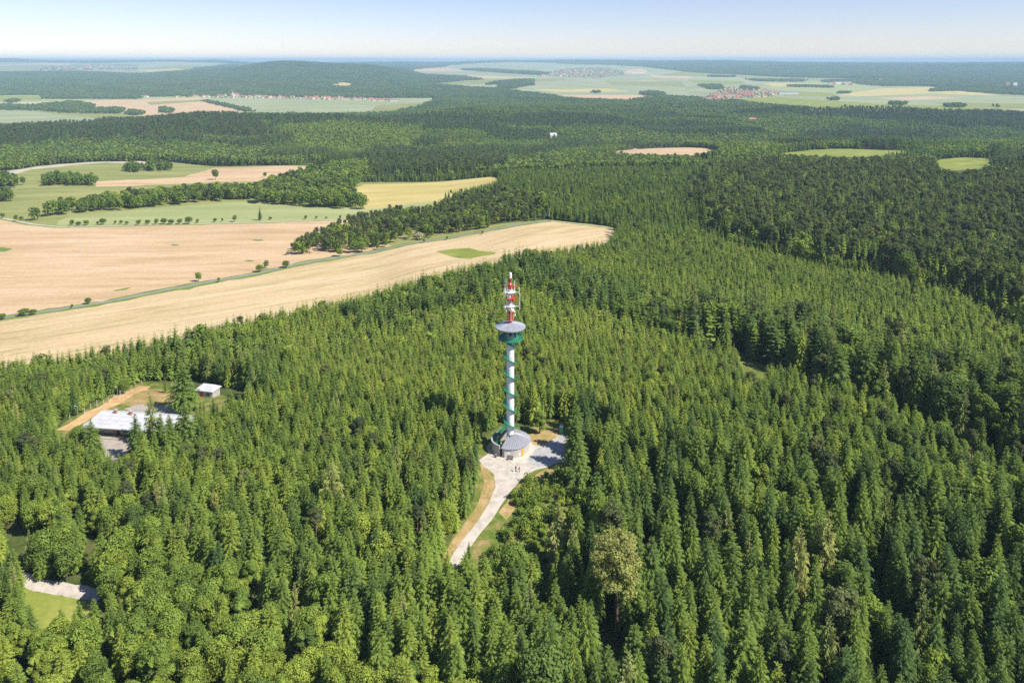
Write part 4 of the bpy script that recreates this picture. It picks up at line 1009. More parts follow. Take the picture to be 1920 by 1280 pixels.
# --- far forest: stands of trees, 60 m to a side, on the distant hills
def stand(seed, n, side, kinds):
    rs = rnd(seed); g = Leafy()
    for _ in range(n):
        kd = rs.choice(kinds); x, y = rs.uniform(-side / 2, side / 2), rs.uniform(-side / 2, side / 2)
        sub = rs.choice(STAND_SRC[kd]); sc = rs.uniform(.8, 1.2); a = rs.uniform(0, 6.28); ca, sa = math.cos(a) * sc, math.sin(a) * sc; sh = rs.uniform(-.35, .35)
        b = len(g.v)
        g.v += [(x + p[0] * ca - p[1] * sa, y + p[0] * sa + p[1] * ca, p[2] * sc) for p in sub.v]
        g.t += [q + sh for q in sub.t]; g.f += [tuple(i + b for i in f) for f in sub.f]
    return g
STAND_SRC = {'c': [conifer(rnd(200 + k), 19, 3.6, 2, 4, 5, 0, shape=.7) for k in range(3)], 'b': [leafy(rnd(210 + k), 15, 5.0, 1.5, 4, 34, 3.6) for k in range(3)]}
st = [leaf_mesh("stand", stand(300 + k, 62, 66, ['c', 'c', 'c', 'b'] if k < 3 else ['b', 'b', 'b', 'c']), M['spruce'] if k < 3 else M['broad']) for k in range(5)]
CL, PK, TT, SS = [], [], [], []
for (y0, y1, sp, sc) in ((2700, 5200, 52, 1.0), (5200, 10000, 62, 1.15), (10000, 20000, 130, 2.3)):
    w = .74 * y1
    X, Y = scatter(-w, w, y0, y1, sp)
    m = not_open(X, Y); X, Y = X[m], Y[m]
    # behind the first ridge nothing is seen beyond the far crest
    CL.append(np.stack([X, Y, terrain(X, Y) - (1.0 if sc < 2 else 12.0)], 1)); b = fbm(X, Y, 260, 1.0)
    PK.append(np.where(b > .55, 3 + rt.integers(0, 2, len(X)), rt.integers(0, 3, len(X)))); TT.append(.30 + .3 * (fbm(X, Y, 120, 4) - .5) + rt.normal(0, .08, len(X))); SS.append(np.full(len(X), sc))
co = np.concatenate(CL); n = len(co)
mass_raw("distant_forest", "blue green forest covering the far valley sides and hills", "distant forest", co, np.concatenate(PK), rt.uniform(0, 6.283, n), np.concatenate(SS), np.ones(n), np.clip(np.concatenate(TT), .02, .98), st)
print("TREES", N, "individual", int(indiv.sum()), {k: int((A['kind'] == k).sum()) for k in set(A['kind'])}, "stands", n)
# ------------------------------------------------------------------ the lookout tower
P_ = {}
P_['white'] = paint("white_paint", (0.78, 0.78, 0.77), 0.45, 0.05, 0.6)
P_['green'] = paint("green_paint", (0.035, 0.25, 0.14), 0.5, 0.15, 2)
P_['red'] = paint("red_paint", (0.55, 0.045, 0.025), 0.45, 0.12, 2)
P_['zinc'] = paint("zinc_sheet", (0.36, 0.37, 0.41), 0.5, 0.1, 1.2, 0.25)
P_['steel'] = paint("galvanised_steel", (0.45, 0.46, 0.47), 0.45, 0.1, 3, 0.5)
P_['dark'] = paint("dark_void", (0.03, 0.03, 0.03), 0.8)
P_['wood'] = paint("stained_timber", (0.22, 0.10, 0.045), 0.7, 0.3, 3)
P_['bench'] = paint("bench_timber", (0.06, 0.045, 0.035), 0.7, 0.3, 5)
P_['ochre'] = paint("ochre_door", (0.62, 0.36, 0.06), 0.5, 0.1)
P_['conc'] = paint("concrete", (0.46, 0.44, 0.41), 0.85, 0.12, 1.0)
P_['apron'] = paint("concrete_slab", (0.56, 0.50, 0.42), 0.9, 0.12, 0.8)
P_['plast'] = paint("white_sheet_roof", (0.56, 0.56, 0.57), 0.6, 0.12, 0.5)
P_['render'] = paint("white_render", (0.70, 0.67, 0.62), 0.9, 0.1)
P_['brick'] = paint("red_brick", (0.45, 0.17, 0.09), 0.85, 0.2, 4)
P_['glass'] = paint("window_glass", (0.03, 0.04, 0.05), 0.1, 0.1, 1, 0, 0.6)
P_['plank'] = paint("grey_boards", (0.42, 0.40, 0.38), 0.85, 0.2, 3)
P_['bluegrey'] = paint("equipment_grey", (0.30, 0.31, 0.33), 0.6)

def block_wall(name, col):
    m, nt, N, L = nodes_of(name)
    out = N("ShaderNodeOutputMaterial"); p = N("ShaderNodeBsdfPrincipled"); p.inputs["Roughness"].default_value = .9
    tc = N("ShaderNodeTexCoord"); sp = N("ShaderNodeSeparateXYZ"); L(tc.outputs["Object"], sp.inputs[0])
    at = N("ShaderNodeMath"); at.operation = 'ARCTAN2'; L(sp.outputs[1], at.inputs[0]); L(sp.outputs[0], at.inputs[1])
    ml = N("ShaderNodeMath"); ml.operation = 'MULTIPLY'; ml.inputs[1].default_value = 5.9; L(at.outputs[0], ml.inputs[0])
    cb = N("ShaderNodeCombineXYZ"); L(ml.outputs[0], cb.inputs[0]); L(sp.outputs[2], cb.inputs[1])
    br = N("ShaderNodeTexBrick"); br.inputs["Scale"].default_value = 1.0; br.inputs["Brick Width"].default_value = .8; br.inputs["Row Height"].default_value = .4
    br.inputs["Mortar Size"].default_value = .02
    br.inputs["Color1"].default_value = [c * .92 for c in col] + [1]; br.inputs["Color2"].default_value = [c * 1.06 for c in col] + [1]; br.inputs["Mortar"].default_value = [c * .72 for c in col] + [1]
    L(cb.outputs[0], br.inputs["Vector"]); L(br.outputs["Color"], p.inputs["Base Color"]); L(p.outputs[0], out.inputs[0])
    return m
P_['block'] = block_wall("grey_concrete_block", (0.47, 0.45, 0.43))

tz = float(terrain(AXIS.x, AXIS.y))
TB = Vector((AXIS.x, AXIS.y, tz))
tower = empty("lookout_tower", TB)
tag(tower, "white lookout tower with green spiral stair, round roofed platform and red white antenna mast", "tower")
A_ = lambda deg: R(deg)
RD, HW = 5.85, 3.0
# drum wall: open slit at the front left (about 236..249 degrees), 0 deg = right, 270 deg = towards the camera
mb = MB()
def wall_arc(mb, a0, a1, h0, h1, r0=5.55, r1=RD):
    n = max(4, int((a1 - a0) / 5)); vs = []; fs = []
    for i in range(n + 1):
        a = A_(a0 + (a1 - a0) * i / n); h = h0 + (h1 - h0) * i / n
        for r_, z in ((r0, -.3), (r0, h), (r1, h), (r1, -.3)): vs.append((r_ * math.cos(a), r_ * math.sin(a), z))
    for i in range(n):
        for q in range(4):
            fs.append((i * 4 + q, (i + 1) * 4 + q, (i + 1) * 4 + (q + 1) % 4, i * 4 + (q + 1) % 4))
    fs.append((0, 1, 2, 3)); fs.append((n * 4 + 3, n * 4 + 2, n * 4 + 1, n * 4))
    mb.add(vs, fs)
wall_arc(mb, 60, 236, 2.9, 3.3)
wall_arc(mb, 246, 420, 2.85, 2.85)
base_wall = mb.build("base_wall", P_['block'], tower)
mb = MB(); wall_arc(mb, 62, 235.5, 2.91, 3.31, 5.5, RD + .05)
cop = MB()
vs = []; n = 36
for i in range(n + 1):
    a = A_(60 + 176 * i / n); h = 2.9 + .4 * i / n
    for r_, z in ((5.48, h + .003), (5.48, h + .07), (RD + .07, h + .07), (RD + .07, h + .003)): vs.append((r_ * math.cos(a), r_ * math.sin(a), z))
fs = [(i * 4 + q, (i + 1) * 4 + q, (i + 1) * 4 + (q + 1) % 4, i * 4 + (q + 1) % 4) for i in range(n) for q in range(4)] + [(0, 1, 2, 3), (n * 4 + 3, n * 4 + 2, n * 4 + 1, n * 4)]
cop.add(vs, fs); cop.build("coping", P_['conc'], base_wall)
# conical part roof with standing seams, from the front left round the right to the back
mb = MB(); a0, a1, n = 244, 424, 60
ap = (0, 0, 4.95); vs = []; fs = []
for i in range(n + 1):
    a = A_(a0 + (a1 - a0) * i / n)
    for r_, z in ((1.2, 4.75), (6.15, 2.95), (6.15, 2.80), (5.5, 2.86), (1.2, 4.55)): vs.append((r_ * math.cos(a), r_ * math.sin(a), z))
for i in range(n):
    for q in range(5): fs.append((i * 5 + q, (i + 1) * 5 + q, (i + 1) * 5 + (q + 1) % 5, i * 5 + (q + 1) % 5))
fs.append((4, 3, 2, 1, 0)); fs.append((n * 5, n * 5 + 1, n * 5 + 2, n * 5 + 3, n * 5 + 4))
mb.add(vs, fs)
for i in range(0, n + 1, 2):
    a = A_(a0 + (a1 - a0) * i / n); c_, s_ = math.cos(a), math.sin(a)
    mb.tube([(1.3 * c_, 1.3 * s_, 4.76), (6.13 * c_, 6.13 * s_, 3.0)], .035, 4)
base_roof = mb.build("base_roof", P_['zinc'], tower)
# closing wall of the roofed rooms towards the open stair court
mb = MB()
for a in (246.5, 420):
    c_, s_ = math.cos(A_(a)), math.sin(A_(a)); t_ = (-s_ * .1, c_ * .1)
    q = [(1.1 * c_, 1.1 * s_), (5.56 * c_, 5.56 * s_)]
    vs = [(x + t_[0] * k, y + t_[1] * k, z) for k in (-1, 1) for (x, y), zz in zip(q, (4.5, 2.8)) for z in (-.2, zz)]
    mb.add(vs, [(0, 2, 3, 1), (4, 5, 7, 6), (0, 1, 5, 4), (2, 6, 7, 3), (1, 3, 7, 5), (0, 4, 6, 2)])
mb.build("inner_wall", P_['render'], tower)
mb = MB(); a = A_(185); mb.box((-2.2, -1.2, 1.25), (1.6, .12, 2.5), A_(20)); mb.build("stair_court_door", P_['white'], tower)
mb = MB(); mb.box((-2.4, -3.2, .8), (1.1, .35, 1.6), A_(35)); mb.build("ticket_hatch", P_['wood'], tower)
mb = MB(); a = A_(308); mb.box((5.84 * math.cos(a), 5.84 * math.sin(a), 1.15), (1.0, .12, 2.3), a + R(90)); d_ = mb.build("door", P_['ochre'], tower)
mb = MB(); a2 = A_(303.6); mb.box((5.95 * math.cos(a2), 5.95 * math.sin(a2), 1.05), (.05, .05, .25), a2 + R(90)); mb.build("handle", P_['steel'], d_)
mb = MB(); a = A_(298); mb.box((5.88 * math.cos(a), 5.88 * math.sin(a), 1.0), (.62, .1, .6), a + R(90)); mb.build("meter_box", P_['white'], tower)
mb = MB(); a = A_(257); mb.box((5.92 * math.cos(a), 5.92 * math.sin(a), 1.0), (.85, .12, 2.0), a + R(90)); mb.build("notice_board", P_['white'], tower)
mb = MB(); a = A_(265.5); mb.box((5.92 * math.cos(a), 5.92 * math.sin(a), 1.55), (.9, .1, .8), a + R(90)); mb.build("notice_board", P_['white'], tower)
mb = MB(); a = A_(253); mb.box((5.93 * math.cos(a), 5.93 * math.sin(a), 2.4), (.35, .3, .22), a + R(90)); mb.build("wall_lamp", P_['white'], tower)
# air conditioner on the roof, at the foot of the shaft
mb = MB(); mb.box((.55, -1.75, 5.0), (1.15, .45, .85)); ac = mb.build("air_conditioner", P_['white'], tower)
mb = MB()
for x in (.3, .85): mb.tube([(x, -1.98, 5.02), (x, -1.998, 5.02)], .21, 14)
mb.build("fan_grille", P_['dark'], ac)
mb = MB(); mb.box((.2, -1.75, 4.45), (.06, .4, .3)); mb.box((.9, -1.75, 4.45), (.06, .4, .3)); mb.build("bracket", P_['steel'], ac)
mb = MB(); mb.tube([(1.25, -.75, 4.4), (1.25, -.75, 5.7)], .09, 8); mb.build("vent_pipe", P_['steel'], tower)
# shaft
mb = MB(); mb.lathe([(0, -.3), (1.14, -.3), (1.14, 34.6), (0, 34.6)], 40)
for z in (7.5, 13.5, 19.5, 25.5, 31): mb.lathe([(1.14, z - .04), (1.16, z - .04), (1.16, z + .04), (1.14, z + .04)], 40)
mb.build("shaft", P_['white'], tower, True)
# spiral stair: turns down to the right across the front; the lowest flight swings out along the drum wall
def helix(z):
    """angle and outer radius at height z"""
    if z > 5.0:
        return 243.0 - (z - 5.0) / 4.9 * 360.0, 2.2
    return 0, 0
steps, strO, strI, rail = MB(), MB(), MB(), MB()
pitch = 5.05; ZT = 34.55; Z0 = 4.95; PH = 105.0
def ang(z): return A_(PH - (z - 5.3) / pitch * 360.0)
nst = int((ZT - Z0) / 0.2)
for i in range(nst):
    z = Z0 + .2 * i; a = ang(z); b = ang(z + .2) - .05
    vs = []
    for zz in (z - .05, z):
        for r_, an in ((1.145, a), (2.17, a), (2.17, b), (1.145, b)): vs.append((r_ * math.cos(an), r_ * math.sin(an), zz))
    steps.add(vs, [(3, 2, 1, 0), (4, 5, 6, 7), (0, 1, 5, 4), (1, 2, 6, 5), (2, 3, 7, 6), (3, 0, 4, 7)])
def ribbon_helix(mb, r_, z0, z1, lo, hi, n, th=.02):
    vs = []; fs = []
    for i in range(n + 1):
        z = z0 + (z1 - z0) * i / n; a = ang(z)
        for rr, zz in ((r_, z + lo), (r_ + th, z + lo), (r_ + th, z + hi), (r_, z + hi)): vs.append((rr * math.cos(a), rr * math.sin(a), zz))
    for i in range(n):
        for q in range(4): fs.append((i * 4 + q, (i + 1) * 4 + q, (i + 1) * 4 + (q + 1) % 4, i * 4 + (q + 1) % 4))
    mb.add(vs, fs)
ribbon_helix(strO, 2.17, Z0, ZT, -.16, .08, 260, .03)
ribbon_helix(rail, 2.19, Z0, ZT, 1.07, 1.11, 260, .035)
for k in (.42, .66, .88): ribbon_helix(rail, 2.2, Z0, ZT, k, k + .016, 260, .015)
for i in range(0, nst, 4):
    z = Z0 + .2 * i; a = ang(z)
    rail.tube([(2.2 * math.cos(a), 2.2 * math.sin(a), z - .1), (2.2 * math.cos(a), 2.2 * math.sin(a), z + 1.08)], .028, 5)
stair = steps.build("spiral_stair", P_['green'], tower)
strO.build("stringer", P_['green'], stair); rail.build("handrail", P_['green'], stair)
# lowest flight, curved along the inside of the drum wall on the left, and the bridge to the shaft
steps, rail, strO = MB(), MB(), MB()
n = 26; aS, aE = 228.0, 92.0
for i in range(n):
    a = A_(aS + (aE - aS) * i / n); b = A_(aS + (aE - aS) * (i + .92) / n); z = 4.9 * (i + 1) / n * .98
    vs = []
    for zz in (z - .05, z):
        for r_, an in ((4.1, a), (5.4, a), (5.4, b), (4.1, b)): vs.append((r_ * math.cos(an), r_ * math.sin(an), zz))
    steps.add(vs, [(0, 1, 2, 3), (7, 6, 5, 4), (4, 5, 1, 0), (5, 6, 2, 1), (6, 7, 3, 2), (7, 4, 0, 3)])
for r_ in (4.1, 5.4):
    pts = [(r_ * math.cos(A_(aS + (aE - aS) * i / 40)), r_ * math.sin(A_(aS + (aE - aS) * i / 40)), 4.85 * i / 40 + 1.1) for i in range(41)]
    rail.tube(pts, .035, 5)
    for dz in (.35, .7): rail.tube([(p[0], p[1], p[2] - dz) for p in pts], .018, 4)
    for i in range(0, 41, 3): rail.tube([(pts[i][0], pts[i][1], pts[i][2] - 1.15), pts[i]], .028, 5)
    q = [(p[0], p[1], p[2] - 1.15) for p in pts]; strO.tube(q, .11, 4)
steps.box((0.0, 3.1, 4.86), (1.6, 4.2, .08)); 
for x in (-.8, .8): rail.tube([(x, 1.4, 5.95), (x, 5.1, 5.95)], .035, 5)
fl = steps.build("entrance_flight", P_['green'], tower); rail.build("handrail", P_['green'], fl); strO.build("stringer", P_['green'], fl)
# platform
ZD = 34.7
mb = MB(); mb.lathe([(1.14, ZD - .5), (2.6, ZD - .34), (3.72, ZD - .2), (3.72, ZD + .12), (3.62, ZD + .12), (3.6, ZD), (1.14, ZD)], 48)
deck = mb.build("deck", P_['green'], tower)
mb = MB()
for k in range(8):
    a = A_(45 * k + 10); mb.tube([(1.15 * math.cos(a), 1.15 * math.sin(a), ZD - 1.5), (3.3 * math.cos(a), 3.3 * math.sin(a), ZD - .32)], .07, 5)
mb.build("bracing", P_['green'], deck)
mb = MB(); n = 48
def ring(mb, r_, z, t, k=48): mb.tube([(r_ * math.cos(6.2832 * i / k), r_ * math.sin(6.2832 * i / k), z) for i in range(k + 1)], t, 5, cap=False)
for z, t in ((ZD + 1.12, .045), (ZD + .22, .03)): ring(mb, 3.66, z, t)
for k in range(24):
    a = 6.2832 * k / 24; mb.tube([(3.66 * math.cos(a), 3.66 * math.sin(a), ZD + .1), (3.66 * math.cos(a), 3.66 * math.sin(a), ZD + 1.12)], .03, 5)
rl = mb.build("railing", P_['green'], tower)
mb = MB()
for k in range(96):
    a = 6.2832 * k / 96; mb.tube([(3.66 * math.cos(a), 3.66 * math.sin(a), ZD + .2), (3.66 * math.cos(a), 3.66 * math.sin(a), ZD + 1.1)], .012, 3, cap=False)
for z in (.45, .67, .9): ring(mb, 3.66, ZD + z, .013)
mb.build("mesh_infill", P_['green'], rl)
mb = MB()
for k in range(12):
    a = A_(30 * k + 8); mb.tube([(3.6 * math.cos(a), 3.6 * math.sin(a), ZD), (3.6 * math.cos(a), 3.6 * math.sin(a), 38.1)], .05, 6)
mb.build("roof_posts", P_['green'], tower)
mb = MB(); mb.lathe([(0, ZD), (1.5, ZD), (1.5, 38.1), (0, 38.1)], 28); cab = mb.build("cabin", P_['bluegrey'], tower, True)
mb = MB()
for k in range(6):
    a = A_(60 * k + 270); mb.box((1.5 * math.cos(a), 1.5 * math.sin(a), ZD + 1.75), (.8, .12, 1.1), a + R(90))
mb.build("window", P_['glass'], cab)
mb = MB(); mb.lathe([(.35, 39.6), (4.58, 38.32), (4.58, 38.0), (4.47, 37.98), (4.4, 38.08), (0.3, 38.3)], 64)
roof = mb.build("platform_roof", P_['zinc'], tower)
mb = MB()
for k in range(36):
    a = 6.2832 * k / 36; mb.tube([(.4 * math.cos(a), .4 * math.sin(a), 39.56), (4.56 * math.cos(a), 4.56 * math.sin(a), 38.35)], .035, 4)
mb.build("roof_seams", P_['zinc'], roof)
# antenna mast
mb = MB()
def tube_band(z0, z1, r_, mi): mb.tube([(0, 0, z0), (0, 0, z1)], r_, 14, mi)
mb.tube([(0, 0, 38.3), (0, 0, 39.9)], .42, 14, 2)
bands = [(39.9, 43.0, 1), (43.0, 45.4, 0), (45.4, 47.5, 1), (47.5, 49.6, 0), (49.6, 51.0, 1), (51.0, 51.6, 0)]
for z0, z1, mi in bands: mb.tube([(0, 0, z0), (0, 0, z1)], .30, 14, mi)
mb.tube([(0, 0, 51.6), (0, 0, 53.1)], .27, 12, 1)
for q in range(3):
    a = A_(30 + 120 * q); a2 = A_(150 + 120 * q); lx, ly, mx, my = .92 * math.cos(a), .92 * math.sin(a), .92 * math.cos(a2), .92 * math.sin(a2)
    for z0, z1, mi in bands[:5]:
        mb.tube([(lx, ly, z0), (lx, ly, z1)], .055, 6, mi)
        n_ = 2
        for j in range(n_):
            za, zb = z0 + (z1 - z0) * j / n_, z0 + (z1 - z0) * (j + 1) / n_
            mb.tube([(lx, ly, za), (mx, my, zb)], .028, 4, mi); mb.tube([(lx, ly, zb), (mx, my, za)], .028, 4, mi); mb.tube([(lx, ly, zb), (mx, my, zb)], .03, 4, mi)
mast = mb.build("mast", [P_['white'], P_['red'], P_['bluegrey']], tower, True)
mb = MB(); mb.lathe([(0, 53.1), (.42, 53.1), (.42, 54.6), (.3, 54.75), (0, 54.75)], 20); mb.build("radome", P_['white'], mast, True)
def mast_platform(z, arms, rr, mat):
    mb = MB(); mb.lathe([(.3, z - .06), (rr, z - .06), (rr, z + .06), (.3, z + .06), (.3, z - .06)], 6, A_(20), A_(380))
    for a, ln in arms:
        mb.tube([(0, 0, z), (ln * math.cos(A_(a)), ln * math.sin(A_(a)), z)], .07, 6)
        b = A_(a + 28); mb.tube([(rr * .8 * math.cos(b), rr * .8 * math.sin(b), z), (ln * math.cos(A_(a)), ln * math.sin(A_(a)), z)], .045, 5)
        mb.tube([(0, 0, z - 1.0), (ln * .8 * math.cos(A_(a)), ln * .8 * math.sin(A_(a)), z)], .04, 5)
    return mb.build("mast_platform", mat, mast)
ARMS = [(352, 2.75), (112, 2.3), (205, 2.2), (240, 1.55)]
mast_platform(40.3, [(0, 1.2), (120, 1.2), (240, 1.2)], 1.25, P_['red'])
mast_platform(42.4, [(0, 1.2), (120, 1.2), (240, 1.2)], .9, P_['red'])
mast_platform(44.6, ARMS, 1.5, P_['white'])
mast_platform(46.4, [(352, 2.75)], .8, P_['red'])
mast_platform(47.0, ARMS, 1.55, P_['red'])
mast_platform(48.9, ARMS, 1.7, P_['white'])
mast_platform(50.7, [(352, 2.75), (112, 2.0), (205, 1.8), (160, 1.9)], .7, P_['red'])
def whip(x, y, z0, z1, r_=.06, mat='white', cut=None):
    mb = MB(); mb.tube([(x, y, z0), (x, y, cut if cut else z1)], r_, 7, 0)
    if cut: mb.tube([(x, y, cut), (x, y, z1)], r_, 7, 1)
    return mb.build("antenna", [P_[mat], P_['red']], mast)
pol = lambda a, r_: (r_ * math.cos(A_(a)), r_ * math.sin(A_(a)))
whip(*pol(352, 2.72), 43.4, 50.4, .075); whip(*pol(352, 2.6), 50.0, 52.3, .09, 'white', 50.5)
whip(*pol(205, 2.15), 46.6, 49.8, .05); whip(*pol(112, 2.25), 44.5, 51.5, .06)
for a, r_, z0, z1 in ((160, 1.85, 48.6, 52.3), (200, 1.4, 48.9, 52.9), (225, 1.2, 48.9, 52.8), (300, .75, 49.0, 52.4), (330, 1.35, 48.9, 52.6), (20, 1.4, 48.9, 52.2), (250, .8, 44.6, 50.2)):
    whip(*pol(a, r_), z0, z1, .055, 'white', z0 + 1.7 if r_ in (1.2, .75) else None)
for a in (40, 160, 280):
    whip(*pol(a, 1.15), 40.2, 46.9, .05, 'white')
def panel(a, r_, z0, z1, w=.28):
    mb = MB(); x, y = pol(a, r_); mb.box((x, y, (z0 + z1) / 2), (w, .14, z1 - z0), A_(a) + R(90)); mb.build("panel_antenna", P_['white'], mast)
for a, r_, z0, z1 in ((205, 1.75, 48.2, 50.1), (180, 1.85, 48.3, 50.0), (240, 1.6, 47.2, 49.3), (150, 1.9, 48.4, 50.2), (260, 1.0, 46.6, 48.2), (352, 2.86, 46.2, 48.4), (352, 2.84, 43.9, 45.6)): panel(a, r_, z0, z1)
def dish(a, r_, z, rad):
    mb = MB(); x, y = pol(a, r_); n_ = Vector((math.cos(A_(a)), math.sin(A_(a)), 0)); p0 = Vector((x, y, z))
    mb.tube([p0 - n_ * .12, p0 + n_ * .10, p0 + n_ * .16], rad, 16, 0, True, [rad * .4, rad, rad]); mb.tube([p0 - n_ * .5, p0 - n_ * .1], .05, 5)
    mb.build("dish", P_['white'], mast, True)
for a, r_, z, rad in ((200, 1.65, 44.2, .36), (215, 1.5, 43.3, .3), (190, 1.7, 45.1, .28), (310, 1.2, 43.6, .42), (290, 1.0, 44.0, .3), (340, 1.4, 42.0, .34), (335, 1.3, 43.0, .3), (250, 1.2, 43.9, .26)): dish(a, r_, z, rad)

# paving ring round the drum
mb = MB(); mb.lathe([(5.7, tz - .2), (5.7, tz + .10), (7.2, tz + .06), (7.2, tz - .2)], 72, c=(TB.x + .05, TB.y, 0))
ap_ = mb.build("paving", P_['apron']); ap_["kind"] = "structure"

# ------------------------------------------------------------------ things in the tower clearing
def at_(px, row): return W(px, row)
p = Vector((TB.x - .1, TB.y - 6.75, tz + .08))
bench = tag(empty("bench", p, R(2)), "dark wooden bench in front of the round tower base", "bench")
mb = MB()
for y in (-.16, 0, .16): mb.box((0, y, .44), (1.9, .13, .06))
mb.build("seat", P_['bench'], bench)
mb = MB(); mb.box((0, .30, .72), (1.9, .05, .13)); mb.box((0, .32, .9), (1.9, .05, .13)); mb.build("backrest", P_['bench'], bench)
for x in (-.72, .72):
    mb = MB(); mb.box((x, 0, .20), (.12, .42, .42)); mb.box((x, .35, .5), (.1, .06, .95)); mb.build("leg", P_['bench'], bench)
p = Vector((TB.x - 4.35, TB.y - 5.25, tz + .06))
bn = tag(empty("litter_bin", p), "dark litter bin beside the stair entrance of the tower", "litter bin")
mb = MB(); mb.lathe([(0, 0), (.24, 0), (.29, .8), (.24, .8), (.22, .15), (0, .15)], 16); mb.build("body", P_['dark'], bn, True)
mb = MB(); ring_ = [(.29 * math.cos(k * .3927), .29 * math.sin(k * .3927), .82) for k in range(17)]; mb.tube(ring_, .03, 5, cap=False); mb.build("rim", P_['white'], bn)
p = at_(1053, 812)
wc = tag(empty("portable_toilet", (p.x, p.y, p.z), R(-12)), "green portable toilet cabin under the spruces beside the gravel yard", "portable toilet")
mb = MB(); mb.box((0, 0, 1.1), (1.15, 1.15, 2.2)); mb.build("cabin", P_['green'], wc)
mb = MB(); mb.add([(-.62, -.62, 2.203), (.62, -.62, 2.203), (.62, .62, 2.203), (-.62, .62, 2.203), (-.45, -.45, 2.42), (.45, -.45, 2.42), (.45, .45, 2.42), (-.45, .45, 2.42)], [(3, 2, 1, 0), (4, 5, 6, 7), (0, 1, 5, 4), (1, 2, 6, 5), (2, 3, 7, 6), (3, 0, 4, 7)]); mb.build("roof", P_['white'], wc)
mb = MB(); mb.box((.05, -.592, 1.02), (.78, .03, 1.9)); dr = mb.build("door", paint("light_green_door", (.05, .30, .12), .5), wc)
mb = MB(); mb.box((.36, -.63, 1.0), (.06, .05, .2)); mb.build("handle", P_['steel'], dr)

# ------------------------------------------------------------------ two walkers
SK = paint("skin", (.52, .32, .23), .6, .05); HAIR = paint("brown_hair", (.06, .04, .025), .7, .2, 8)
def person(loc, face, shirt, trouser, label, stride=.18, H=1.76, female=False):
    """one skinned body in mid stride; clothing is a set of face colours on the body, hair a child"""
    root = tag(empty("person", loc, face), label, "person")
    k = H / 1.76
    V, E, Rr = [], [], []
    def add(p, r_, par=None):
        V.append((p[0] * k, p[1] * k, p[2] * k)); Rr.append(r_ * k)
        if par is not None: E.append((par, len(V) - 1))
        return len(V) - 1
    pel = add((0, 0, .95), .135)
    ab = add((0, .0, 1.10), .118, pel); ch = add((0, .01, 1.30), .145, ab); nk0 = add((0, 0, 1.44), .075, ch); nk = add((0, -.01, 1.50), .052, nk0)
    hd = add((0, -.015, 1.57), .075, nk); hd2 = add((0, -.02, 1.66), .092, hd); hd3 = add((0, -.01, 1.735), .06, hd2)
    nose = add((0, -.125, 1.625), .016, hd)
    for s in (-1, 1):
        st_ = stride * s
        hp = add((.09 * s, 0, .90), .095, pel); kn = add((.10 * s, -.5 * st_ - .04, .49), .062, hp); an = add((.10 * s, -st_ + .02, .10), .042, kn)
        he = add((.10 * s, -st_ - .02, .045), .04, an); add((.11 * s, -st_ - .17, .035), .033, he)
        sh = add((.19 * s, .01, 1.41), .062, ch); el = add((.235 * s, .55 * st_ + .03, 1.13), .044, sh); wr = add((.24 * s, .9 * st_ - .08, .90), .028, el)
        pm = add((.24 * s, .95 * st_ - .11, .84), .03, wr)
        for q, (dx, ln) in enumerate(((-.026, .075), (-.009, .088), (.009, .082), (.025, .065))):
            f1 = add((.24 * s, .95 * st_ - .115 + dx, .79), .0095, pm); add((.235 * s - .012 * s, .95 * st_ - .118 + dx, .79 - ln * .6), .008, f1)
        t1 = add((.225 * s, .95 * st_ - .155, .83), .011, pm); add((.215 * s, .95 * st_ - .17, .79), .009, t1)
    me = bpy.data.meshes.new("body"); me.from_pydata(V, E, [])
    ob = bpy.data.objects.new("body", me); COL.objects.link(ob)
    md = ob.modifiers.new("skin", 'SKIN'); sk = me.skin_vertices[0].data
    for i, r_ in enumerate(Rr): sk[i].radius = (r_, r_)
    sk[0].use_root = True
    ob.modifiers.new("sub", 'SUBSURF').levels = 2; ob.modifiers["sub"].render_levels = 2
    dg = bpy.context.evaluated_depsgraph_get()
    me2 = bpy.data.meshes.new_from_object(ob.evaluated_get(dg))
    bpy.data.objects.remove(ob)
    me2.name = "body"; me2.materials.clear()
    for m_ in (SK, shirt, trouser, P_['dark']): me2.materials.append(m_)
    mi = []
    for f in me2.polygons:
        c_ = f.center / k; z = c_.z; x = abs(c_.x)
        if x > .165 and z < 1.18: mi.append(0)                       # bare forearms and hands
        elif z > 1.465: mi.append(0)
        elif z > .97: mi.append(1)
        elif z > .10: mi.append(2)
        else: mi.append(3)
    me2.polygons.foreach_set("material_index", mi); me2.polygons.foreach_set("use_smooth", [True] * len(mi))
    link(bpy.data.objects.new("body", me2), root)
    mb = MB(); n = 12; prof = [(0, 1.765), (.06, 1.75), (.098, 1.70), (.105, 1.63), (.085, 1.56 if not female else 1.42)]
    vs = []; fs = []
    for i in range(n):
        a = 6.2832 * i / n; fr = max(0, -math.sin(a))
        for j, (r_, z) in enumerate(prof):
            zz = z if j < 2 else z + fr * (.03 * j)
            vs.append((r_ * math.cos(a) * k, (r_ * 1.05 * math.sin(a) - .01) * k, zz * k))
    for i in range(n):
        for j in range(4): fs.append((i * 5 + j, ((i + 1) % n) * 5 + j, ((i + 1) % n) * 5 + j + 1, i * 5 + j + 1))
    mb.add(vs, fs); mb.build("hair", HAIR, root, True)
    mb = MB()
    for s in (-1, 1): mb.lathe([(0, -.011), (.011, 0), (0, .011)], 8, c=(.034 * k * s, -.105 * k, 1.655 * k))
    mb.build("eyes", P_['dark'], root)
    return root
p1, p2 = at_(967.2, 883.6), at_(973.6, 885.0)
pe1 = person((p1.x, p1.y, p1.z), R(200), paint("black_shirt", (.018, .018, .022), .8), paint("dark_trousers", (.03, .03, .04), .8), "walker in dark clothes on the gravel, taller of the two", .2, 1.84)
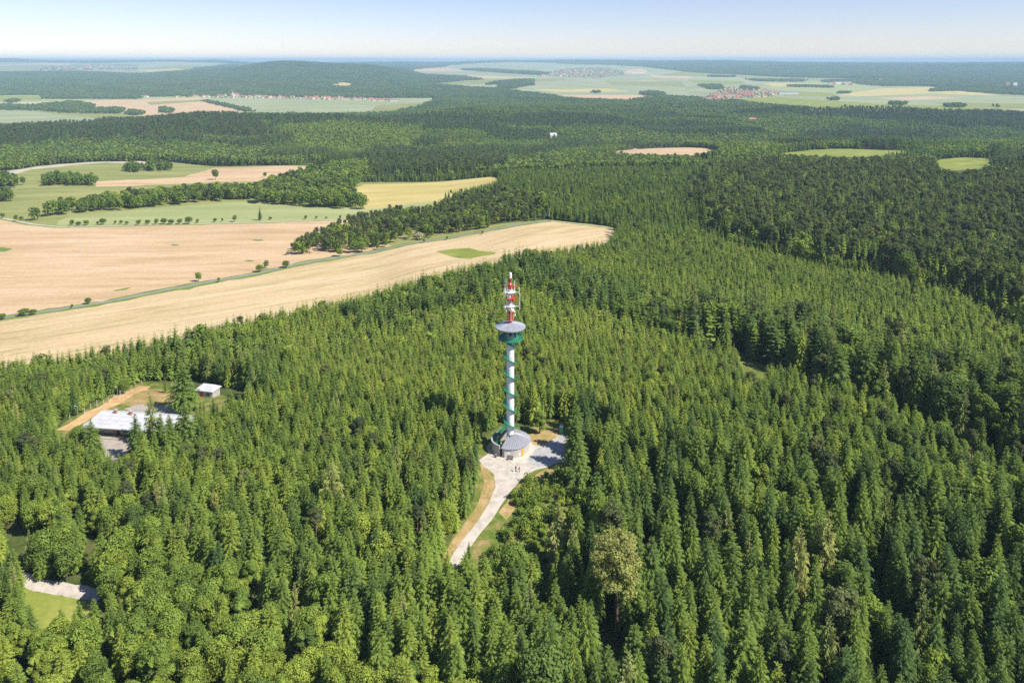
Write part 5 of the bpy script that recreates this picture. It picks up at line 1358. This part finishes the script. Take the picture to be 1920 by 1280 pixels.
pe2 = person((p2.x, p2.y, p2.z), R(190), paint("dusty_red_top", (.32, .08, .07), .8), paint("grey_trousers", (.18, .18, .2), .8), "walker in a dusty red top beside the darker dressed walker", .16, 1.68, True)
bg = MB(); bg.box((0, 0, .22), (.34, .2, .42)); bg.tube([(-.08, 0, .42), (0, 0, .52), (.08, 0, .42)], .018, 5)
b_ = bg.build("bag", P_['white']); b_.location = (p1.x - .55, p1.y - .05, p1.z); tag(b_, "small white bag standing beside the walker in dark clothes", "bag")

# ------------------------------------------------------------------ long white roofed building and its yard
def frame(o, u_, v_):  # local frame: x along u_, y along v_
    return math.atan2(u_.y, u_.x)
gz = float(terrain(*W(250, 800).xy))
def at_z(px, row, z):
    s = s_of_row(row); Y = (CAM_H - z) / s; dp = Y * CP + s * Y * SP
    return Vector(((px - 960) / FOC * dp, Y, z))
EZ = gz + 3.1
FLc, FRc, BLc = at_z(156, 800, EZ), at_z(352, 813, EZ), at_z(186, 767, EZ + .0)
ux = (FRc - FLc); LNG = ux.length; ux.normalize(); vy = Vector((-ux.y, ux.x, 0)); DEP = max(9.0, min(14.0, (BLc - FLc).dot(vy)))
hall = tag(empty("long_building", (FLc.x, FLc.y, gz), math.atan2(ux.y, ux.x)), "long low building with pale sheet roof and brick chimneys behind the spruces", "building")
mb = MB(); mb.box((LNG / 2, DEP / 2 + 1.2, 1.3), (LNG - 1.2, DEP - 3.0, 3.0)); mb.build("wall", P_['render'], hall)
rise_ = 1.1
mb = MB(); vs = [(0, 0, 3.1), (LNG, 0, 3.1), (LNG, DEP, 3.1), (0, DEP, 3.1), (0, DEP * .72, 3.1 + rise_), (LNG, DEP * .72, 3.1 + rise_)]
lo = [(x, y, z - .22) for x, y, z in vs]
mb.add(vs + lo, [(0, 1, 5, 4), (4, 5, 2, 3), (7, 6, 10, 11), (11, 10, 9, 8), (0, 6, 7, 1), (2, 8, 9, 3), (1, 7, 11, 5), (5, 11, 8, 2), (0, 4, 10, 6), (4, 3, 9, 10)])
rf = mb.build("roof", P_['plast'], hall)
mb = MB()
for q in range(1, int(LNG / 1.5)):
    x = q * 1.5; mb.tube([(x, .05, 3.12), (x, DEP * .72, 3.12 + rise_)], .05, 4)
for fq in (.25, .5, .75): mb.tube([(.1, DEP * .72 * fq, 3.11 + rise_ * fq), (LNG - .1, DEP * .72 * fq, 3.11 + rise_ * fq)], .04, 4)
mb.build("sheet_seams", P_['steel'], rf)
for x, y in ((LNG * .16, DEP * .68), (LNG * .315, DEP * .66)):
    mb = MB(); mb.box((x, y, 4.55), (.85, .7, 1.3)); ch_ = mb.build("chimney", P_['brick'], rf)
    mb = MB(); mb.box((x, y, 5.26), (1.0, .85, .12)); c2 = mb.build("chimney_cap", P_['conc'], hall)
mb = MB(); mb.box((-.12, DEP * .45, 3.5), (.22, DEP * .9, .5)); mb.build("gable_board", P_['plank'], hall)
mb = MB(); mb.box((LNG / 2, -.06, 2.98), (LNG, .1, .24)); mb.build("gutter", P_['bluegrey'], hall)
for q in range(5):
    mb = MB(); mb.box((LNG * (.06 + .22 * q), .7, 1.35), (.22, .22, 2.75)); mb.build("veranda_post", P_['wood'], hall)
mb = MB()
for q in range(3): mb.box((LNG * (.36 + .14 * q), 2.66, 1.4), (1.6, .1, 1.2))
mb.build("window", P_['glass'], hall)
mb = MB(); mb.box((LNG * .28, 2.67, 1.05), (1.1, .1, 2.1)); mb.build("door", P_['wood'], hall)
mb = MB(); mb.box((LNG * .5, -.8, .12), (LNG * .7, .25, .5)); kw = mb.build("terrace_kerb", P_['conc'], hall)
for q, lab in ((.38, "left"), (.47, "right")):
    c_ = hall.matrix_basis @ Vector((LNG * q, -.05, 0))
    tb = tag(empty("picnic_table", (c_.x, c_.y, gz), math.atan2(ux.y, ux.x)), f"reddish timber table under the veranda eave, {lab} of two", "table", "timber tables under the veranda")
    mb = MB(); mb.box((0, 0, .74), (1.5, .7, .06)); mb.build("tabletop", P_['wood'], tb)
    for x in (-.6, .6):
        mb = MB(); mb.box((x, 0, .36), (.1, .6, .72)); mb.build("leg", P_['wood'], tb)
# shed
s0 = W(391, 741)
shed = tag(empty("shed", (s0.x, s0.y, s0.z), R(-14)), "small grey shed with pale sheet roof and red door at the yard edge", "shed")
mb = MB(); mb.box((0, 0, 1.3), (6.4, 4.2, 2.9)); mb.build("wall", P_['plank'], shed)
mb = MB(); vs = [(-3.7, -2.6, 2.76), (3.7, -2.6, 2.76), (3.7, 2.6, 2.76), (-3.7, 2.6, 2.76), (-1.9, 0, 4.35), (1.9, 0, 4.35)]; lo = [(x, y, z - .14) for x, y, z in vs[:4]]
mb.add(vs + lo, [(0, 1, 5, 4), (1, 2, 5), (2, 3, 4, 5), (3, 0, 4), (6, 7, 1, 0), (7, 8, 2, 1), (8, 9, 3, 2), (9, 6, 0, 3), (9, 8, 7, 6)]); mb.build("roof", P_['plast'], shed)
mb = MB(); mb.box((-1.4, -2.12, .95), (1.0, .08, 1.95)); d2 = mb.build("door", P_['red'], shed)
mb = MB(); mb.box((-1.0, -2.18, .95), (.06, .05, .2)); mb.build("handle", P_['steel'], d2)
mb = MB(); mb.box((1.3, -2.12, 1.5), (1.1, .08, .8)); mb.build("window", P_['glass'], shed)
# concrete fence posts along the bank
FP = [(108.7, 798), (131, 786), (158, 774.5), (170, 767), (182, 763), (194, 758), (204, 754), (214.5, 748), (225.5, 742), (235.5, 737.5), (246, 731), (255, 726), (266, 721), (322.5, 725)]
def cpost(name, px, row, h, w, label, grp=None):
    p = W(px, row); mb = MB()
    mb.add([(-w, -w, -.3), (w, -w, -.3), (w, w, -.3), (-w, w, -.3), (-w * .8, -w * .8, h), (w * .8, -w * .8, h), (w * .8, w * .8, h), (-w * .8, w * .8, h), (0, 0, h + w)],
           [(0, 1, 5, 4), (1, 2, 6, 5), (2, 3, 7, 6), (3, 0, 4, 7), (4, 5, 8), (5, 6, 8), (6, 7, 8), (7, 4, 8), (3, 2, 1, 0)])
    o = mb.build(name, P_['conc']); o.location = p; tag(o, label, "post", grp); return o
ORD = ["first", "second", "third", "fourth", "fifth", "sixth", "seventh", "eighth", "ninth", "tenth", "eleventh", "twelfth", "thirteenth", "fourteenth"]
for i, (px, row) in enumerate(FP):
    if i == len(FP) - 1: cpost("fence_post", px, row, 1.9, .09, "pale concrete fence post standing alone right of the lawn", "fence posts of the yard")
    else: cpost("fence_post", px, row, 2.6 if i == 4 else 1.8, .09, f"pale concrete post on the sand bank, {ORD[i]} from the left", "fence posts of the yard")
def lamp(px, row, label, rz):
    p = W(px, row); o = tag(empty("lamp_post", p, rz), label, "lamp post")
    mb = MB(); mb.tube([(0, 0, -.2), (0, 0, 3.6), (.1, 0, 3.9), (.5, 0, 4.0)], .06, 7); mb.build("pole", P_['steel'], o)
    mb = MB(); mb.box((.65, 0, 4.0), (.45, .2, .12)); mb.build("lamp_head", P_['white'], o)
lamp(146, 782, "slim lamp post with bent arm beside the sand bank", R(200)); lamp(220.5, 747, "lamp post with a round white head halfway up the bank", R(160))
def yard_fence():
    """wire mesh fence with steel posts behind the long building"""
    o = tag(empty("wire_fence", W(318, 762)), "grey wire fence with braced steel posts behind the long building", "fence"); b = o.location
    pts = [W(316, 760), W(322, 752), W(333, 754), W(342, 757)]
    mb = MB()
    for q in pts: mb.tube([(q.x - b.x, q.y - b.y, q.z - b.z - .2), (q.x - b.x, q.y - b.y, q.z - b.z + 2.1)], .05, 6)
    mb.build("post", P_['bluegrey'], o)
    mb = MB()
    for q, r_ in zip(pts[:-1], pts[1:]):
        for z in (.2, .7, 1.2, 1.7, 2.0): mb.tube([(q.x - b.x, q.y - b.y, q.z - b.z + z), (r_.x - b.x, r_.y - b.y, r_.z - b.z + z)], .02, 4)
    mb.build("wire", P_['bluegrey'], o)
yard_fence()

# ------------------------------------------------------------------ field edge: poles, single trees
def pole(px, row, h, label, grp):
    p = W(px, row); o = tag(empty("utility_pole", p, R(25)), label, "utility pole", grp)
    mb = MB(); mb.tube([(0, 0, -.5), (0, 0, h)], .16, 8, radii=[.2, .13]); mb.build("pole", P_['conc'], o)
    mb = MB(); mb.box((0, 0, h - .5), (1.8, .12, .12)); ca = mb.build("crossarm", P_['steel'], o)
    mb = MB()
    for x in (-.8, 0, .8): mb.tube([(x, 0, h - .44), (x, 0, h - .2)], .06, 6)
    mb.build("insulators", P_['white'], ca)
pole(151, 473, 9.5, "pale concrete power pole in the wheat, leftmost of three", "power poles in the wheat field")
pole(328, 459.5, 9.5, "pale concrete power pole in the wheat, middle of three", "power poles in the wheat field")
pole(482.5, 450, 9.5, "pale concrete power pole in the wheat, rightmost of three", "power poles in the wheat field")
pole(1030.5, 412, 9.5, "pale pole at the bend where road meets forest", None)

def lone(kind, px, row, hpx, rs, tint, name, cat, label, grp=None, k=0):
    p = W(px, row); dist = math.sqrt(p.x**2 + p.y**2 + (CAM_H - p.z)**2)
    dpth = p.y * CP + (CAM_H - p.z) * SP; s = (CAM_H - p.z) / p.y
    h = hpx * dpth * dpth / (FOC * p.y)
    pl = PROTO[(kind, 0)]; d_ = pl[k % len(pl)]; sc = h / d_['H']
    t = empty(name, p, k * 1.3); t.scale = (sc * rs, sc * rs, sc); tag(t, label, cat, grp)
    c = link(bpy.data.objects.new("crown", d_['crown']), t); c["tint"] = tint
    link(bpy.data.objects.new("trunk", d_['trunk']), t)
rr_ = rnd(77)
# the row between the big wheat field and the pale green field
ROW = [(5, 409, 9, 1.3), (30, 414.5, 11, 1.2), (40, 413.5, 8, 1.2), (135, 423, 12, 1.4), (147, 423, 11, 1.5), (162, 422.5, 9, 1.5), (183, 421, 8, 1.4), (193, 421, 11, 1.3), (216, 420, 9, 1.7), (227, 419.5, 7, 1.5), (238, 421, 9, 1.4), (260, 421.5, 9, 1.6), (277, 421, 12, 1.4), (293, 421, 11, 1.3), (307, 420.5, 13, 1.3), (321, 420.5, 12, 1.6), (337, 420, 9, 1.5), (354, 420, 12, 1.3), (370, 418.5, 9, 1.3), (403, 416, 8, 1.3), (417, 415.5, 7, 1.5), (440, 416, 11, 1.5), (507, 412, 5, 1.4), (573, 411, 8, 1.5), (593, 410.5, 7, 1.5), (612, 410, 3.5, 1.6), (638, 410.5, 8, 1.4), (678.5, 408.5, 11.5, 1.0), (692, 410.5, 5, 1.8), (721, 407, 6, 1.8), (742, 406.5, 7, 1.6), (755, 406, 6, .6)]
def nth(i): 
    ones = ["", "first", "second", "third", "fourth", "fifth", "sixth", "seventh", "eighth", "ninth", "tenth", "eleventh", "twelfth", "thirteenth", "fourteenth", "fifteenth", "sixteenth", "seventeenth", "eighteenth", "nineteenth"]
    t = {20: "twentieth", 30: "thirtieth"}; tt = {20: "twenty-", 30: "thirty-"}
    return ones[i] if i < 20 else (t[i] if i % 10 == 0 else tt[i // 10 * 10] + ones[i % 10])
for i, (px, row, h, rs) in enumerate(ROW):
    lone('broad', px, row, h * rr_.uniform(.75, 1.25), rs * rr_.uniform(1.0, 1.7), .38 + rr_.uniform(-.15, .2), "fruit_tree", "fruit tree", f"small round tree along the dirt road, {nth(i + 1)} from the left", "small trees along the dirt road", i)
lone('spruce', 487.5, 413, 26, 1.15, .12, "lone_spruce", "spruce", "single dark pointed spruce by the dirt road behind the wheat", None, 2)
RT = [(4, 599, 12, 1.9, "bush"), (45, 592, 15, 2.6, "bush"), (62, 590, 11, 2.0, "bush"), (135, 577, 8, 1.5, "round"), (165, 570, 13, 1.7, "round"), (372.5, 528, 19, 1.1, "lollipop"), (410, 529, 10, 1.1, "round"), (487, 510, 15, 1.5, "round"), (499, 503, 17, 1.5, "round"), (536, 502, 15, 1.7, "round"), (637, 481, 17, 1.35, "round"), (662, 474, 24, 1.6, "bush"), (678, 473, 22, 1.5, "bush"), (708, 468, 14, 1.3, "round"), (722, 463, 17, 1.2, "round"), (795, 455, 9, 1.2, "round"), (838, 450, 8, 1.3, "bush"), (905, 439, 7, 1.3, "bush")]
WORD = {"bush": "spreading bush", "round": "low round tree", "lollipop": "slim tree with a bare trunk"}
for i, (px, row, h, rs, wd) in enumerate(RT):
    nm = "bush" if wd == "bush" else "roadside_tree"
    lone('broad', px, row, h, rs * 1.15, .5 + rr_.uniform(-.15, .2), nm, "bush" if wd == "bush" else "tree", f"{WORD[wd]} beside the asphalt road, {nth(i + 1)} from the left", "trees and bushes along the asphalt road", i)
for i, (px, row, h, rs) in enumerate([(787, 449, 13, 1.5), (632, 470, 9, 1.4), (650, 466, 8, 1.2)]):
    p = W(px, row)
    d_ = PROTO[('bush', 0)][i]; dist = p.y; h_ = h * dist / FOC
    t = tag(empty("flowering_bush", p, i), f"pale flowering bush at the edge of the road copse, {['beside the asphalt', 'left', 'middle'][i]}", "bush", "flowering bushes by the copse"); t.scale = (h_ / 3 * rs,) * 2 + (h_ / 3,)
    me = d_['crown'].copy(); me.materials[0] = M['blossom']; c = link(bpy.data.objects.new("crown", me), t); c["tint"] = .5
    link(bpy.data.objects.new("trunk", d_['trunk']), t)
FT = [(404, 337, 21, 1.25, "tall oval tree alone in the upper wheat field"), (497, 333, 11, 1.6, "low round tree in the upper wheat field near the wood"), (255, 322, 13, 1.7, "broad tree beside the upper green field"), (304, 319, 13, 1.6, "broad tree right of the upper green field"), (13, 350, 23, 1.5, "broad dark tree by the farm track, leftmost"), (43, 347, 17, 1.2, "round tree right of the farm track trees"), (7, 378, 19, 1.7, "wide tree cut by the picture edge in the green field")]
for i, (px, row, h, rs, lb) in enumerate(FT):
    lone('broad', px, row, h, rs, .22 + .04 * (i % 3), "field_tree", "tree", lb, None, i)

# ------------------------------------------------------------------ villages on the plateau
RO = [paint("orange_tiles", (.46, .20, .12), .8, .15, .2), paint("red_tiles", (.38, .15, .10), .8, .15, .2), paint("brown_tiles", (.30, .20, .16), .8, .15, .2)]
WA = [paint("white_walls", (.72, .70, .66), .9, .05, .2), paint("cream_walls", (.68, .58, .42), .9, .05, .2)]
def house_meshes():
    out = []
    for k, (lx, ly, h) in enumerate(((12, 9, 4.2), (16, 9, 4.5), (10, 10, 5.6), (22, 10, 4.2))):
        for j in range(2):
            w = MB(); w.add([(-lx / 2, -ly / 2, -2), (lx / 2, -ly / 2, -2), (lx / 2, ly / 2, -2), (-lx / 2, ly / 2, -2), (-lx / 2, -ly / 2, h), (lx / 2, -ly / 2, h), (lx / 2, ly / 2, h), (-lx / 2, ly / 2, h), (-lx / 2, 0, h + ly * .42), (lx / 2, 0, h + ly * .42)],
                            [(0, 1, 5, 4), (1, 2, 6, 9, 5), (2, 3, 7, 6), (3, 0, 4, 8, 7), (3, 2, 1, 0)])
            r_ = MB(); e = .5; a, b = lx / 2 + e, ly / 2 + e; hz_ = h - .35; t = h + ly * .42 + .15
            r_.add([(-a, -b, hz_), (a, -b, hz_), (a, b, hz_), (-a, b, hz_), (-a, 0, t), (a, 0, t), (-a, -b, hz_ - .2), (a, -b, hz_ - .2), (a, b, hz_ - .2), (-a, b, hz_ - .2), (-a, 0, t - .25), (a, 0, t - .25)],
                   [(0, 1, 5, 4), (2, 3, 4, 5), (7, 6, 10, 11), (9, 8, 11, 10), (0, 6, 7, 1), (2, 8, 9, 3), (0, 4, 10, 6), (4, 3, 9, 10), (1, 7, 11, 5), (5, 11, 8, 2)])
            r_.box((lx * .2, ly * .12, h + ly * .42), (.9, .9, 2.2))
            wm = w.build("wall", WA[j]).data; rm = r_.build("roof", RO[(k + j) % 3]).data
            for q in (wm, rm):
                for o in list(bpy.data.objects):
                    if o.data == q: bpy.data.objects.remove(o)
            out.append((wm, rm))
    return out
HM = house_meshes()
VILL = [ # outline px, count, phrase
    ([(312, 184.5), (420, 177), (470, 178.5), (520, 178), (640, 184), (745, 188), (742, 191), (640, 188), (520, 184.5), (420, 184), (330, 182)], 120, "village with the church spire", 1.25),
    ([(60, 133), (95, 126), (150, 121), (200, 122), (250, 126), (238, 130), (170, 131), (110, 133)], 70, "town on the upper left plateau", 2.0),
    ([(1010, 140), (1060, 131), (1120, 129), (1160, 133), (1165, 140), (1120, 146), (1050, 144)], 100, "village below the quarry", 1.6),
    ([(960, 143), (1040, 141), (1040, 144), (970, 144)], 14, "row of houses left of the quarry village", 1.5),
    ([(1318, 191), (1328, 181), (1350, 167), (1402, 164), (1430, 169), (1462, 177), (1440, 182), (1392, 185), (1370, 192), (1340, 196)], 120, "village on the slope above the gorge", 1.3),
    ([(1284, 191), (1286, 184), (1318, 183), (1320, 190)], 14, "hamlet left of the slope village", 1.3),
    ([(1550, 160), (1560, 155), (1620, 156), (1630, 160), (1600, 161)], 26, "estate beside the far copse", 1.4),
    ([(1640, 158), (1660, 152), (1700, 153), (1690, 158)], 12, "houses in the far copse", 1.3),
    ([(660, 121), (680, 120), (720, 120), (715, 122)], 8, "hamlet on the far crest", 1.4),
    ([(940, 122), (1000, 121), (1020, 124), (960, 124)], 12, "far hamlet under the blue ridge", 1.4),
]
HOUSES = []
for pts, n, ph, sc in VILL:
    P = spoly(pts); u0, l0 = P.min(0); u1, l1 = P.max(0); c = 0; tries = 0
    while c < n and tries < 6000:
        tries += 1
        u, l = rr_.uniform(u0, u1), rr_.uniform(l0, l1)
        if not inside(P, np.array([u]), np.array([l]))[0]: continue
        Y = math.exp(l); X = u * Y; k = rr_.randrange(len(HM)); a = rr_.choice([0, 0, 1.57, .4, -.3]) + rr_.uniform(-.2, .2)
        s_ = sc * rr_.uniform(.85, 1.2)
        rc = ["orange", "red", "brown"][(k // 2 + k % 2) % 3]; wc_ = ["white", "cream"][k % 2]; lg = ["short", "mid sized", "square", "long"][k // 2]
        HOUSES.append((s_ / Y, X, Y, a, s_, k, f"{lg} {wc_} house, {rc} roof, {ph}", f"houses, {ph}")); c += 1
HOUSES.sort(key=lambda q: -q[0])
for _, X, Y, a, s_, k, lb, gp in HOUSES[:295]:
    h_ = empty("house", (X, Y, float(terrain(X, Y))), a); h_.scale = (s_, s_, s_)
    tag(h_, lb, "house", gp)
    link(bpy.data.objects.new("wall", HM[k][0]), h_); link(bpy.data.objects.new("roof", HM[k][1]), h_)
mb = MB()
for _, X, Y, a, s_, k, lb, gp in HOUSES[295:]:
    T = Matrix.Translation((X, Y, float(terrain(X, Y)))) @ Matrix.Rotation(a, 4, 'Z') @ Matrix.Scale(s_, 4)
    for me, mi in ((HM[k][0], k % 2), (HM[k][1], 2 + (k // 2 + k % 2) % 3)):
        mb.add([T @ v.co for v in me.vertices], [tuple(f.vertices) for f in me.polygons], mi)
if HOUSES[295:]:
    tag(mb.build("far_houses", WA + RO), "speck sized roofs of the farthest villages", "houses", None, "stuff")
def big(name, px, row, size, rz, mat, roofm, label, cat, ridge=0.0):
    p = W(px, row); o = tag(empty(name, p, rz), label, cat); a, b, h = size
    mb = MB(); mb.box((0, 0, h / 2 - 2), (a, b, h + 4)); mb.build("wall", mat, o)
    mb = MB(); t = h + ridge
    if ridge > 0: mb.add([(-a / 2 - .5, -b / 2 - .5, h), (a / 2 + .5, -b / 2 - .5, h), (a / 2 + .5, b / 2 + .5, h), (-a / 2 - .5, b / 2 + .5, h), (-a / 2 - .5, 0, t), (a / 2 + .5, 0, t)], [(0, 1, 5, 4), (2, 3, 4, 5), (3, 0, 4), (1, 2, 5), (3, 2, 1, 0)])
    else: mb.box((0, 0, h + .4), (a + .8, b + .8, .8))
    mb.build("roof", roofm, o)
    return o
p = W(443, 181)
chh = tag(empty("church", p, .2), "village church with a tall red spire among red roofed houses", "church")
mb = MB(); mb.box((0, 0, 5), (34, 15, 14)); mb.build("nave", WA[0], chh)
mb = MB(); mb.add([(-17.5, -8, 12), (17.5, -8, 12), (17.5, 8, 12), (-17.5, 8, 12), (-17.5, 0, 20), (17.5, 0, 20)], [(0, 1, 5, 4), (2, 3, 4, 5), (3, 0, 4), (1, 2, 5), (3, 2, 1, 0)]); mb.build("roof", RO[1], chh)
mb = MB(); mb.box((-20, 0, 10), (9, 9, 26)); mb.build("tower", WA[0], chh)
mb = MB(); mb.lathe([(5.6, 23), (4.4, 27), (2.2, 32), (0, 42)], 8, c=(-20, 0, 0)); mb.build("spire", RO[1], chh)
big("industrial_hall", 1477, 177, (120, 40, 9), .05, paint("pale_cladding", (.62, .64, .68), .6), paint("grey_roof_sheet", (.33, .35, .4), .6), "wide grey industrial hall at the edge of the slope village", "hall", 3)
big("farm_hall", 225, 182, (90, 26, 8), .1, WA[0], P_['plast'], "long white farm hall left of the church village", "hall", 4)
big("farm_hall", 270, 182.5, (50, 20, 7), -.1, WA[0], RO[0], "shorter farm hall beside the long white one", "hall", 4)
for px, row, s_, m_, lb in ((1888, 164, (34, 16, 38), RO[0], "orange apartment block at the right edge valley town"), (1902, 165, (30, 16, 40), WA[0], "white apartment block right of the orange block"), (1866, 163, (60, 16, 16), WA[0], "low white apartment block left of the orange block"), (1650, 153.5, (26, 16, 30), RO[0], "orange tower block in the far copse"), (1580, 157.5, (150, 16, 16), WA[0], "long white apartment row beside the far copse"), (1556, 153, (80, 14, 12), RO[0], "long orange row house above the far copse")):
    big("apartment_block", px, row, s_, .1, m_, P_['conc'], lb, "building")
big("quarry_works", 1195, 138, (160, 30, 14), .05, WA[0], WA[0], "white works building below the quarry", "building")
big("villa", 1037, 262, (18, 11, 12), .3, WA[0], paint("pale_slate", (.5, .48, .5), .7), "pale stone villa in the forest valley", "building", 6)
big("villa", 1411, 232, (20, 12, 14), -.3, RO[0], RO[0], "red roofed house alone in the gorge forest", "building", 5)
mb_p = W(1511, 256)
rk = MB(); rk.lathe([(5, -4), (4.5, 8), (3, 16), (1.2, 20), (0, 22)], 7); ro_ = rk.build("rock_face", P_['conc']); ro_.location = mb_p; tag(ro_, "pale limestone rock rising from the gorge forest", "rock")
# distant masts and the wind turbine
p = W(531, 112.5); ms = tag(empty("radio_mast", p), "thin tall radio mast on the wooded hill", "mast")
Hm = 62 * (p.y * CP) / FOC
mb = MB(); mb.tube([(0, 0, -5), (0, 0, Hm)], 1.6, 5); mb.build("lattice", P_['steel'], ms)
mb = MB()
for k in range(3):
    a = 2.094 * k + .4
    for f_ in (.35, .75): mb.tube([(0, 0, Hm * f_), (Hm * .35 * math.cos(a), Hm * .35 * math.sin(a), -8)], .25, 4)
mb.build("guy_wires", P_['steel'], ms)
p = W(543, 113); tw2 = MB(); tw2.box((0, 0, 8), (8, 8, 26)); tw2.box((0, 0, 24), (11, 11, 6)); o = tw2.build("hill_tower", WA[1]); o.location = p; tag(o, "stubby hilltop tower beside the thin radio mast", "tower")
p = W(57, 117.5); wt = tag(empty("wind_turbine", p, .3), "white wind turbine on the far left plateau", "wind turbine")
dd = p.y * CP / FOC; Ht = 13.5 * dd
mb = MB(); mb.tube([(0, 0, -3), (0, 0, Ht)], 3, 8, radii=[3.2, 1.8]); mb.build("tower", P_['white'], wt)
mb = MB(); mb.box((0, 1.5, Ht + 1.5), (4, 10, 4)); nc = mb.build("nacelle", P_['white'], wt)
for k in range(3):
    a = R(100 + 120 * k); L_b = 7.5 * dd
    mb = MB(); mb.tube([(0, -4.5, Ht + 1.5), (L_b * .3 * math.cos(a), -4.5, Ht + 1.5 + L_b * .3 * math.sin(a)), (L_b * math.cos(a), -4.5, Ht + 1.5 + L_b * math.sin(a))], 2, 5, radii=[1.6, 2.0, .5]); mb.build("blade", P_['white'], wt)
# ------------------------------------------------------------------ the air
m, nt, N_, L_ = nodes_of("air")
vo = N_("ShaderNodeVolumePrincipled"); vo.inputs["Density"].default_value = 7.0e-5
vo.inputs["Color"].default_value = (0.52, 0.75, 1.0, 1)
vo.inputs["Anisotropy"].default_value = 0.0
L_(vo.outputs[0], N_("ShaderNodeOutputMaterial").inputs["Volume"])
hz = MB().box((0, 21500, -70), (108000, 45000, 512)).build("haze", m)
hz["kind"] = "stuff"; hz["label"] = "thin blue summer haze over the whole landscape"; hz["category"] = "haze"
